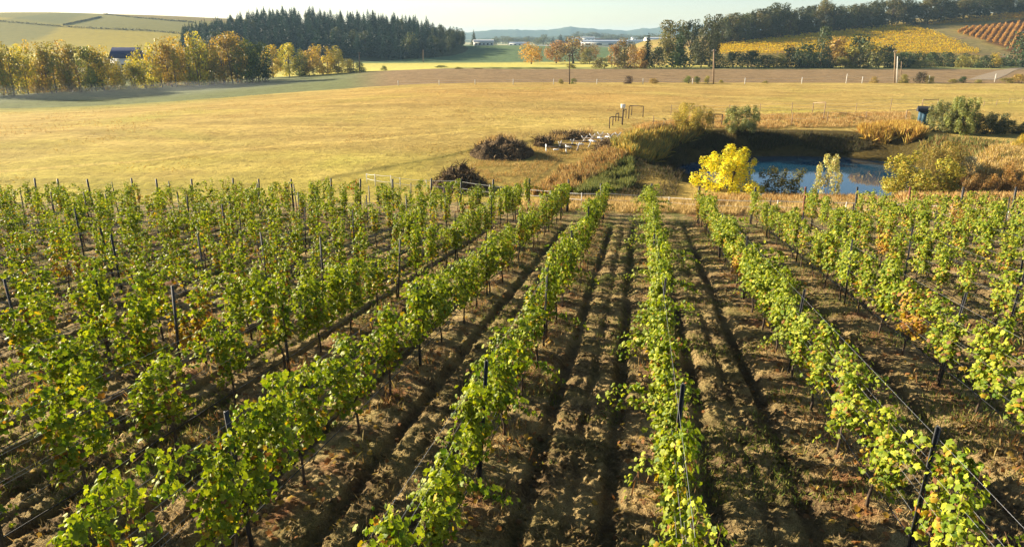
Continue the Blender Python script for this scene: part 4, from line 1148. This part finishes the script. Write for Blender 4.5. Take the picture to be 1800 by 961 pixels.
# brush and earth heaps
def heap_mat():
    m, nt, out = newmat("brush_earth")
    p = pos(nt); n = noise(nt, 5, 6, 0.7, p, 0.5)
    princ(nt, out, ramp(nt, n, [(0.3, (0.035, 0.024, 0.015)), (0.5, (0.10, 0.068, 0.038)), (0.7, (0.26, 0.18, 0.09))]), 0.95, 0.05, n, 1.0, 0.2)
    return m
M['heap'] = heap_mat()
M['twig'] = leafmat("twig", 0.0, False, 0.1, 0.9)
def heap(label, px, pb, pt, wpx, dep, seed):
    r = np.random.default_rng(seed)
    P = at(px, pb)
    h = z_at(pt, P.y + dep * 0.4) - P.z
    zc = P.y * CP - (P.z - CAM_Z) * SP
    wx_, wy_ = wpx * zc / F_PX / 2, dep / 2
    t = thing("brush_heap", label, "heap", P + Vector((0, wy_, 0)))
    n = 46
    X, Y = np.meshgrid(np.linspace(-1.15, 1.15, n), np.linspace(-1.15, 1.15, n))
    rr = np.sqrt(X * X + Y * Y) + 0.22 * fbm(X * 1.6 + seed, Y * 1.6, 3, seed)
    Zh = np.clip(1 - rr, 0, 1) ** 0.5 * (1 + 1.0 * fbm(X * 2.4 + seed, Y * 2.4, 5, seed + 2, 0.6)) * h * 0.8
    gx, gy = X * wx_ + t.location.x, Y * wy_ + t.location.y
    Z = zg(gx, gy) - t.location.z + np.where(rr < 1, Zh, -0.15)
    V = np.stack([X * wx_, Y * wy_, Z], -1).reshape(-1, 3)
    obj("mound", mesh_np("mound", V, [grid_faces(n, n)], None, False), M['heap'], t)
    m = 1100
    a = r.uniform(0, 6.28, m); q = np.sqrt(r.uniform(0, 0.9, m))
    ii = np.clip(((np.cos(a) * q + 1.15) / 2.3 * (n - 1)).astype(int), 0, n - 1); jj = np.clip(((np.sin(a) * q + 1.15) / 2.3 * (n - 1)).astype(int), 0, n - 1)
    zz = Z[jj, ii]
    mb = MB()
    mb.cards(np.stack([np.cos(a) * q * wx_, np.sin(a) * q * wy_, zz], -1), r.normal(0, 1, (m, 3)), np.stack([r.normal(0, .8, m), r.normal(0, .8, m), r.uniform(-.2, .9, m)], -1), r.uniform(0.25, 0.8, m), 0.10, BLADE, BLADE_T,
             np.array([(0.08, 0.055, 0.03), (0.30, 0.21, 0.11), (0.16, 0.11, 0.06)])[r.integers(0, 3, m)])
    obj("twigs", mb.mesh("twigs"), M['twig'], t)
heap("ragged dark brush heap nearest the vineyard fence", 806, 341, 294, 104, 4.5, 1)
heap("large earth heap in the middle, grass-topped on its left", 880, 284, 250, 120, 6.5, 2)
heap("small earth heap left of the white stands", 956, 260, 244, 34, 3.0, 3)
heap("long low brush heap behind the white stands", 1003, 247, 231, 80, 5.0, 4)
heap("low mound at the right foot of the white stands", 1072, 266, 250, 50, 4.0, 5)

# white X-legged stands
def x_stand(label, a_px, b_px):
    A, B = at(*a_px), at(*b_px)
    d = B - A; L = math.hypot(d.x, d.y); rz = math.atan2(d.y, d.x)
    t = thing("trestle_stand", label, "stand", (A.x, A.y, A.z), rz, "white trestle stands on the cleared ground")
    dz = B.z - A.z
    for e in (0.0, 1.0):
        for sg in (-1, 1):
            mb = MB()
            mb.tube([(e * L, -sg * 0.36, e * dz - 0.04), (e * L, sg * 0.36, e * dz + 0.74)], 0.055, 4)
            obj("leg", mb.mesh("leg"), M['white'], t)
    for sg in (-1, 1):
        mb = MB(); mb.tube([(-0.05, sg * 0.2, 0.52), (L + 0.05, sg * 0.2, 0.52 + dz)], 0.045, 4)
        obj("rail", mb.mesh("rail"), M['darkwood'], t)
    mb = MB(); mb.box((L * 0.36, -0.16, 0.20 + dz * .4), (L * 0.64, 0.16, 0.30 + dz * .5))
    obj("shelf", mb.mesh("shelf"), M['white'], t)
ST = [((960, 267), (995, 268)), ((984, 261), (1016, 264)), ((1006, 257), (1037, 258)), ((1027, 251), (1058, 253)), ((1041, 247), (1073, 247)), ((1055, 244), (1086, 245))]
for i, (a, b) in enumerate(ST):
    x_stand(f"low white trestle stand with crossed legs, {ORD[i + 1]} counting back from the large earth heap", a, b)

# post-and-frame structures of the paddock
def post_px(px, pb, pt, parent, r=0.06, mat='wood', name="post", origin=None, n=6):
    P = at(px, pb); top = z_at(pt, P.y)
    o_ = origin or Vector((0, 0, 0))
    mb = MB(); q = P - o_
    mb.tube([(q.x, q.y, q.z - 0.3), (q.x, q.y, top - o_.z)], [r, r * 0.9], n)
    obj(name, mb.mesh(name), M[mat], parent)
    return Vector((q.x, q.y, top - o_.z))
def frame(label, posts, mat='darkwood', rails=True, r=0.07, name="timber_frame", white_box=None):
    O = at(*posts[0][:2])
    t = thing(name, label, "frame", O)
    tops = [post_px(px, pb, pt, t, r, mat, origin=O) for px, pb, pt in posts]
    for a, b in zip(tops[:-1], tops[1:]):
        if rails is True or (a, b) in []:
            mb = MB(); mb.tube([a, b], r * 0.95, 6); obj("rail", mb.mesh("rail"), M[mat], t)
    return t, tops, O
frame("small timber brace frame at the paddock's near left corner", [(1071, 226, 207), (1077, 221, 205), (1093, 219, 207)])
frame("narrow timber brace of two leaning posts in the paddock's left corner", [(1082, 214, 201), (1087, 213, 199)])
frame("timber brace frame just right of the white box", [(1095, 211, 195), (1100, 208, 192)])
frame("wide dark timber frame with a level top rail at the paddock gate", [(1105, 209, 187), (1110, 203, 186), (1130, 206, 187)])
frame("brace frame with top rail in the middle of the back fence", [(1428, 198, 181), (1447, 212, 180)], 'wood')
frame("brace frame with long rail ending at the blue shed", [(1591, 214, 194), (1616, 208, 193)], 'wood')
frame("brace frame rising behind the blue shed", [(1619, 196, 175), (1646, 194, 175)], 'wood')
frame("small dark frame on the far rim between the two bushes", [(1253, 222, 201), (1268, 221, 201)])
O = at(1094, 220)
t = thing("bird_box", "white box on a tall post above the paddock corner", "box", O)
tp = post_px(1094, 220, 190, t, 0.10, 'darkwood', origin=O)
mb = MB(); mb.box((tp.x - .28, tp.y - .25, tp.z - 0.05), (tp.x + .22, tp.y + .25, tp.z + 0.42)); obj("box_body", mb.mesh("box_body"), M['white'], t)
mb = MB(); mb.box((tp.x - .33, tp.y - .30, tp.z + 0.423), (tp.x + .27, tp.y + .30, tp.z + 0.46)); obj("lid", mb.mesh("lid"), M['white'], t)

def fence(label, posts, ropes, r, mat, ropemat='wire', name="wire_fence", rr=0.012, tall=()):
    O = at(*posts[0][:2])
    t = thing(name, label, "fence", O)
    bases, tops = [], []
    for i, (px, pb, pt) in enumerate(posts):
        b = at(px, pb) - O
        tops.append(post_px(px, pb, pt, t, r, mat, origin=O)); bases.append(b)
    for f in ropes:
        pts = []
        for i in range(len(tops)):
            pts.append(bases[i] * (1 - f) + tops[i] * f)
            if i + 1 < len(tops):
                q = (bases[i] * (1 - f) + tops[i] * f + bases[i + 1] * (1 - f) + tops[i + 1] * f) / 2
                pts.append(q - Vector((0, 0, 0.03)))
        mb = MB(); mb.tube(pts, rr, 5, cap=False); obj("wire", mb.mesh("wire"), M[ropemat], t)
fence("white rope fence with slim white posts behind the vine row ends",
      [(645, 321, 305), (660, 327, 306), (688, 331, 308), (704, 333, 312), (750, 337, 316), (802, 341, 316), (861, 348, 325), (903, 350, 329), (967, 355, 335), (1022, 361, 339), (1066, 362, 338), (1135, 362, 343), (1175, 364, 346),
       (1250, 370, 350), (1365, 374, 352), (1485, 377, 355), (1575, 381, 357), (1657, 386, 361), (1768, 395, 369), (1850, 400, 374)], (0.93, 0.45), 0.035, 'whitepost', 'rope', "rope_fence", 0.016)
fence("slender wood post fence running behind the paddock grass",
      [(1179, 203, 184), (1281, 202, 184), (1335, 201, 182), (1391, 200, 180), (1504, 197, 181), (1564, 197, 173), (1690, 188, 178), (1729, 187, 177), (1751, 186, 175), (1773, 184, 173), (1796, 182, 171), (1830, 180, 169)], (0.9, 0.6, 0.3), 0.05, 'wood', 'wire', "wire_fence", 0.008)
fence("short wood post fence along the far rim of the pond",
      [(1148, 220, 203), (1166, 224, 212), (1391, 221, 197), (1453, 218, 196), (1521, 214, 196), (1591, 213, 195)], (0.9, 0.5), 0.05, 'wood', 'wire', "wire_fence", 0.008)
fence("pale post fence between the pasture and the brown field",
      [(700, 151, 142), (772, 150, 141), (835, 149, 140), (902, 149, 139), (973, 148.5, 139), (1049, 148, 139), (1130, 148, 138), (1217, 148, 138), (1309, 148, 137), (1409, 147.5, 136), (1487, 147, 130), (1515, 147, 135), (1632, 146, 133), (1748, 145, 130), (1850, 145, 130)], (0.85, 0.45), 0.085, 'whitepost', 'wire', "wire_fence", 0.012)

# blue shed
O = at(1621, 219); zc = O.y * CP - (O.z - CAM_Z) * SP; mpp = zc / F_PX
t = thing("shed", "small blue board shed with dark overhanging roof beside the willows", "shed", O, -0.35)
W, D, Hs = 1.15, 1.15, (z_at(190, O.y) - O.z)
mb = MB(); mb.box((-W / 2, -D / 2, -0.1), (W / 2, D / 2, Hs * 0.80)); obj("wall", mb.mesh("wall"), M['blue'], t)
for i in range(9):
    for side in (0, 1):
        mb = MB()
        if side == 0: mb.box((-W / 2 + i * W / 9, -D / 2 - 0.02, -0.05), (-W / 2 + (i + 0.8) * W / 9, -D / 2 - 0.003, Hs * 0.79))
        else: mb.box((-W / 2 - 0.02, -D / 2 + i * D / 9, -0.05), (-W / 2 - 0.003, -D / 2 + (i + 0.8) * D / 9, Hs * 0.79))
        obj("board", mb.mesh("board"), M['blue'], t)
mb = MB()
V = [(-W / 2 - .34, -D / 2 - .34, Hs * 0.80), (W / 2 + .34, -D / 2 - .34, Hs * 0.80), (W / 2 + .34, D / 2 + .34, Hs * 0.80), (-W / 2 - .34, D / 2 + .34, Hs * 0.80), (-W / 2 - .34, 0, Hs * 1.12), (W / 2 + .34, 0, Hs * 1.12)]
mb.add(V, [(0, 1, 5, 4), (2, 3, 4, 5), (0, 3, 2, 1)]); mb.add(V, [(0, 4, 3), (1, 2, 5)]); obj("roof", mb.mesh("roof"), M['roofdark'], t)
mb = MB(); mb.box((-0.3, -D / 2 - 0.045, 0.0), (0.3, -D / 2 - 0.022, Hs * 0.72)); dr = obj("door", mb.mesh("door"), M['blue'], t)
mb = MB(); mb.box((0.2, -D / 2 - 0.08, Hs * 0.34), (0.25, -D / 2 - 0.046, Hs * 0.42)); obj("handle", mb.mesh("handle"), M['wire'], dr)

# utility poles
for i, (px, pb, pt, r, mt, lb) in enumerate([(1001, 148, 95, 0.14, 'darkwood', "slim dark utility pole in front of the brown tree clump"), (1254, 148, 87, 0.22, 'wood', "thick pale utility pole left of the gold vineyard tip"),
        (1572, 146, 88, 0.18, 'wood', "tall pale utility pole, left one of the close pair"), (1576.5, 146, 99, 0.15, 'whitepost', "shorter pale pole, right one of the close pair"), (1584, 132, 108, 0.12, 'wood', "short thin pole behind the close pair of poles"),
        (632, 128, 92, 0.2, 'darkwood', "thin far pole right of the short autumn tree group"), (622, 128, 106, 0.16, 'darkwood', "low dark pole beside the short autumn tree group"), (744, 110, 88, 0.25, 'wood', "thin pole at the right foot of the wooded hill")]):
    P = at(px, pb)
    t = thing("utility_pole", lb, "pole", P)
    H = z_at(pt, P.y) - P.z
    t.rotation_euler[1] = -(px - 900) / 3900 * 0.85      # the poles stand a little out of plumb
    mb = MB(); mb.tube([(0, 0, -0.5), (0, 0, H * .5), (0, 0, H)], [r, r * .88, r * .75], 10); obj("pole_shaft", mb.mesh("pole_shaft"), M[mt], t)
    if i in (0, 1, 2, 5):
        mb = MB(); mb.box((-0.5, -0.06, H - 0.45), (0.5, 0.06, H - 0.30)); ca_ = obj("crossarm", mb.mesh("crossarm"), M['darkwood'], t)
        for q in (-0.42, 0.42):
            mb = MB(); mb.tube([(q, 0, H - 0.298), (q, 0, H - 0.22), (q, 0, H - 0.14)], [0.05, 0.07, 0.03], 8); obj("insulator", mb.mesh("insulator"), M['white'], ca_)
# scrub along the pasture fence
for i, (px, w, hh, c) in enumerate([(986, 10, 8, OL), (1008, 12, 9, GR), (1105, 18, 13, (0.09, 0.06, 0.05)), (1149, 18, 9, RU), (1209, 16, 13, GR), (1225, 14, 12, GR), (1243, 12, 13, OL), (1268, 10, 6, OL), (1536, 14, 12, RU), (1588, 16, 16, OL), (1618, 24, 20, (0.10, 0.08, 0.05)), (1634, 16, 14, OL),
        (1675, 16, 8, OL), (1692, 16, 12, DG), (1720, 14, 7, OL), (1770, 24, 10, OL), (1792, 30, 16, RU), (1345, 10, 5, OL)]):
    tree_px("fence_shrub", f"low scrub bush by the pasture fence, {ORD[i + 1]} from the left" if i < 17 else "tiny scrub tuft by the pasture fence", "bush", 'shrub', px, 147.5 - (px - 986) / 400, 147 - hh, w, c, "scrub bushes along the pasture fence")

# dirt track crossing the brown field on the right
a = [at(px, py) for px, py in ((1700, 141), (1722, 133), (1752, 125), (1790, 119))]; b = [at(px, py) for px, py in ((1748, 141), (1768, 133), (1782, 125), (1806, 119))]
V, F_ = [], []
for i in range(len(a) - 1):
    for s in range(6):
        u = s / 6
        for q in range(5):
            p = (a[i] * (1 - u) + a[i + 1] * u) * (1 - q / 4) + (b[i] * (1 - u) + b[i + 1] * u) * (q / 4)
            V.append((p.x, p.y, float(zg(p.x, p.y)) + 0.06))
V = np.array(V); F_ = grid_faces(len(V) // 5, 5)
p = obj("dirt_track", mesh_np("dirt_track", V, [F_], np.ones((len(V), 3))), simple("track_gravel", (0.30, 0.235, 0.16), 0.95, 0.05, 0.15, 2), kind="structure")
p["label"] = "pale dirt track crossing the brown field"

# ------------------------------------------------------------------ buildings
def house(name, label, px, pb, y, w, d, h, wall, roof, rz=0.0, rh=0.35, group=None, windows=0):
    z = z_at(pb, y)
    for _ in range(3):
        x = x_at(px, y, z); z = float(zg(x, y))
    t = thing(name, label, "building", (x, y, z - 0.2), rz, group)
    mb = MB(); mb.box((-w / 2, -d / 2, 0), (w / 2, d / 2, h)); obj("wall", mb.mesh("wall"), M[wall], t)
    e = 0.6
    V = [(-w / 2 - e, -d / 2 - e, h), (w / 2 + e, -d / 2 - e, h), (w / 2 + e, d / 2 + e, h), (-w / 2 - e, d / 2 + e, h), (-w / 2 - e, 0, h * (1 + rh)), (w / 2 + e, 0, h * (1 + rh))]
    mb = MB(); mb.add(V, [(0, 1, 5, 4), (2, 3, 4, 5), (0, 3, 2, 1)]); mb.add(V, [(0, 4, 3), (1, 2, 5)]); obj("roof", mb.mesh("roof"), M[roof], t)
    for i in range(windows):
        mb = MB(); xx = -w / 2 + (i + 0.5) * w / windows
        mb.box((xx - w / windows * .22, -d / 2 - .08, h * .3), (xx + w / windows * .22, -d / 2 - .003, h * .68)); obj("window", mb.mesh("window"), M['glass'], t)
    return t
house("barn", "long barn with a navy roof glimpsed between the autumn trees", 229, 104, 330, 11, 10, 7.4, 'white', 'navy', 0.05, 0.62, windows=3)
house("farmhouse", "white farm building on the rise right of the wooded hill", 850, 82, 640, 17, 10, 3.2, 'white', 'white', 0.1, 0.6, windows=5)
M['greenroof'] = simple("pale_sheeting", (0.62, 0.66, 0.70), 0.4, 0.4, 0.08, 0.05)
M['brick'] = simple("brick_wall", (0.28, 0.16, 0.12), 0.8, 0.2, 0.2, 0.2)
FB = [(910, 79, 1300, 30, 5, 'white', 'greenroof', "low white shed at the left of the far buildings"), (975, 82, 1050, 60, 4, 'greenroof', 'greenroof', "low pale sheet-roofed building left of the brown tree clump"), (1010, 72, 1500, 26, 6, 'white', 'white', "white building farther back above the brown tree clump"),
      (1032, 71, 1520, 30, 7, 'white', 'white', "taller white building right of the far white one"), (1050, 71, 1540, 24, 5, 'white', 'brick', "white building with brick roof among the far buildings"), (1068, 76, 1300, 46, 5, 'brick', 'roofdark', "dark-roofed brown building in the far town"),
      (1088, 80, 1100, 110, 4.5, 'white', 'greenroof', "long pale greenhouse building in the valley"), (1062, 88, 900, 56, 5, 'white', 'greenroof', "white long building behind the brown tree clump"), (1162, 86, 900, 40, 8, 'white', 'white', "large white building left of the dark wood"), (1012, 83, 1000, 40, 5, 'brick', 'roofdark', "brown shed in front of the greenhouses"),
      (1115, 64, 1800, 14, 6, 'white', 'white', "tiny white house on the far green rise"), (940, 83, 1010, 44, 3.5, 'white', 'greenroof', "low white building behind the golden tree")]
for i, (px, pb, y, w, h, wl, rf, lb) in enumerate(FB):
    house("valley_building", lb, px, pb, y, w, 16, h, wl, rf, (i % 3 - 1) * 0.08, 0.35, "buildings in the hazy valley", 4 if w > 25 else 2)
# distant trees in the haze
for i, (px, y, h, w, kd) in enumerate([(893, 1500, 16, 24, 'broad'), (905, 1400, 14, 30, 'broad'), (922, 1450, 15, 26, 'broad'), (945, 1350, 14, 22, 'broad'), (956, 1200, 19, 22, 'broad'), (972, 1250, 16, 22, 'conifer'), (985, 1200, 18, 24, 'conifer'), (1016, 1600, 20, 34, 'broad'), (1040, 1700, 20, 40, 'broad'), (1058, 1700, 19, 36, 'broad'),
        (833, 660, 14, 7, 'conifer'), (852, 1100, 13, 10, 'conifer'), (870, 1300, 16, 16, 'broad'), (1000, 1250, 13, 16, 'broad'), (1075, 1500, 14, 40, 'broad'), (1150, 1100, 15, 30, 'broad'), (1168, 950, 18, 24, 'broad'), (1130, 1400, 14, 40, 'broad'), (884, 1700, 16, 40, 'broad'), (930, 1800, 16, 50, 'broad'), (1095, 1900, 16, 60, 'broad')]):
    z = -10.0
    for _ in range(3):
        x = x_at(px, y, z); z = float(zg(x, y))
    tree("distant_tree", f"far hazy {'conifer' if kd == 'conifer' else 'tree'} of the valley, {ORD[i + 1]} in the scattered line of trees", "tree", kd, (x, y, z - .2), h, w, (0.10, 0.11, 0.045), "trees in the hazy valley")
# dark hedgerows and tracks dividing the far vineyard plots
for i, (pts, lb) in enumerate([([(0, 38), (90, 46), (170, 51), (250, 54), (320, 60)], "dark hedgerow crossing the far vineyard hill from left edge"), ([(182, 26), (240, 32), (300, 37), (340, 40)], "dark hedgerow near the crest of the far vineyard hill"), ([(112, 45), (150, 37), (178, 31)], "short dark hedgerow joining two others on the far hill")]):
    pp = [at(*q) for q in pts]
    mb = MB()
    r = np.random.default_rng(800 + i)
    n = 700; tt = r.random(n) * (len(pp) - 1); k_ = tt.astype(int); f = tt - k_
    q = np.array([list(pp[a] * (1 - b) + pp[a + 1] * b) for a, b in zip(k_, f)])
    q[:, 1] += r.normal(0, 1.2, n); q[:, 2] = zg(q[:, 0], q[:, 1]) + r.uniform(0.1, 1.5, n)
    mb.cards(q - np.array(pp[0]), r.normal(0, 1, (n, 3)), r.normal(0, 1, (n, 3)), r.uniform(0.9, 1.8, n), 1.0, DIAM, DIAM_T, np.array([0.09, 0.085, 0.035]) * r.uniform(.7, 1.3, (n, 1)))
    o = obj("hedge", mb.mesh("hedge"), M['rowleaf'], loc=pp[0]); tag(o, lb, "hedge")

# ------------------------------------------------------------------ air
def volmat(name, col, dens, aniso):
    m, nt, out = newmat(name)
    v = N(nt, "ShaderNodeVolumePrincipled", Density=dens, Anisotropy=aniso)
    v.inputs["Color"].default_value = (*col, 1)
    nt.links.new(v.outputs[0], out.inputs["Volume"])
    return m
mb = MB(); mb.box((-7000, -40, -22), (7000, 6200, 62))
obj("haze", mb.mesh("haze"), volmat("haze_air", (0.50, 0.76, 1.0), 0.00012, 0.0), kind="stuff")["label"] = "thin morning haze filling the valley air"
def mist(label, px, py, rx, ry, rz_, dens, rot):
    P = at(px, py)
    u, v = np.meshgrid(np.linspace(0, 2 * math.pi, 33)[:-1], np.linspace(0.02, math.pi - 0.02, 14))
    X = np.sin(v) * np.cos(u); Y = np.sin(v) * np.sin(u); Z = np.cos(v)
    V = np.stack([X * rx, Y * ry, Z * rz_], -1)
    nv = V.reshape(-1, 3)
    i = np.arange(14 * 32).reshape(14, 32)
    Fq = np.stack([i[1:], np.roll(i[1:], -1, 1), np.roll(i[:-1], -1, 1), i[:-1]], -1).reshape(-1, 4)
    me = mesh_np("ground_mist", nv, [Fq, i[0][None], i[-1][None, ::-1]], None)
    o = obj("ground_mist", me, volmat("ground_mist", (0.86, 0.91, 1.0), dens, 0.3), loc=(P.x, P.y, P.z + rz_ * 0.3), rot=(0, 0, rot), kind="stuff")
    o["label"] = label
mist("low mist lying on the meadow before the autumn trees", 120, 172, 75, 18, 3.0, 0.0018, 0.42)
mist("thin mist at the right of the long autumn row", 430, 156, 60, 16, 2.2, 0.0012, 0.75)
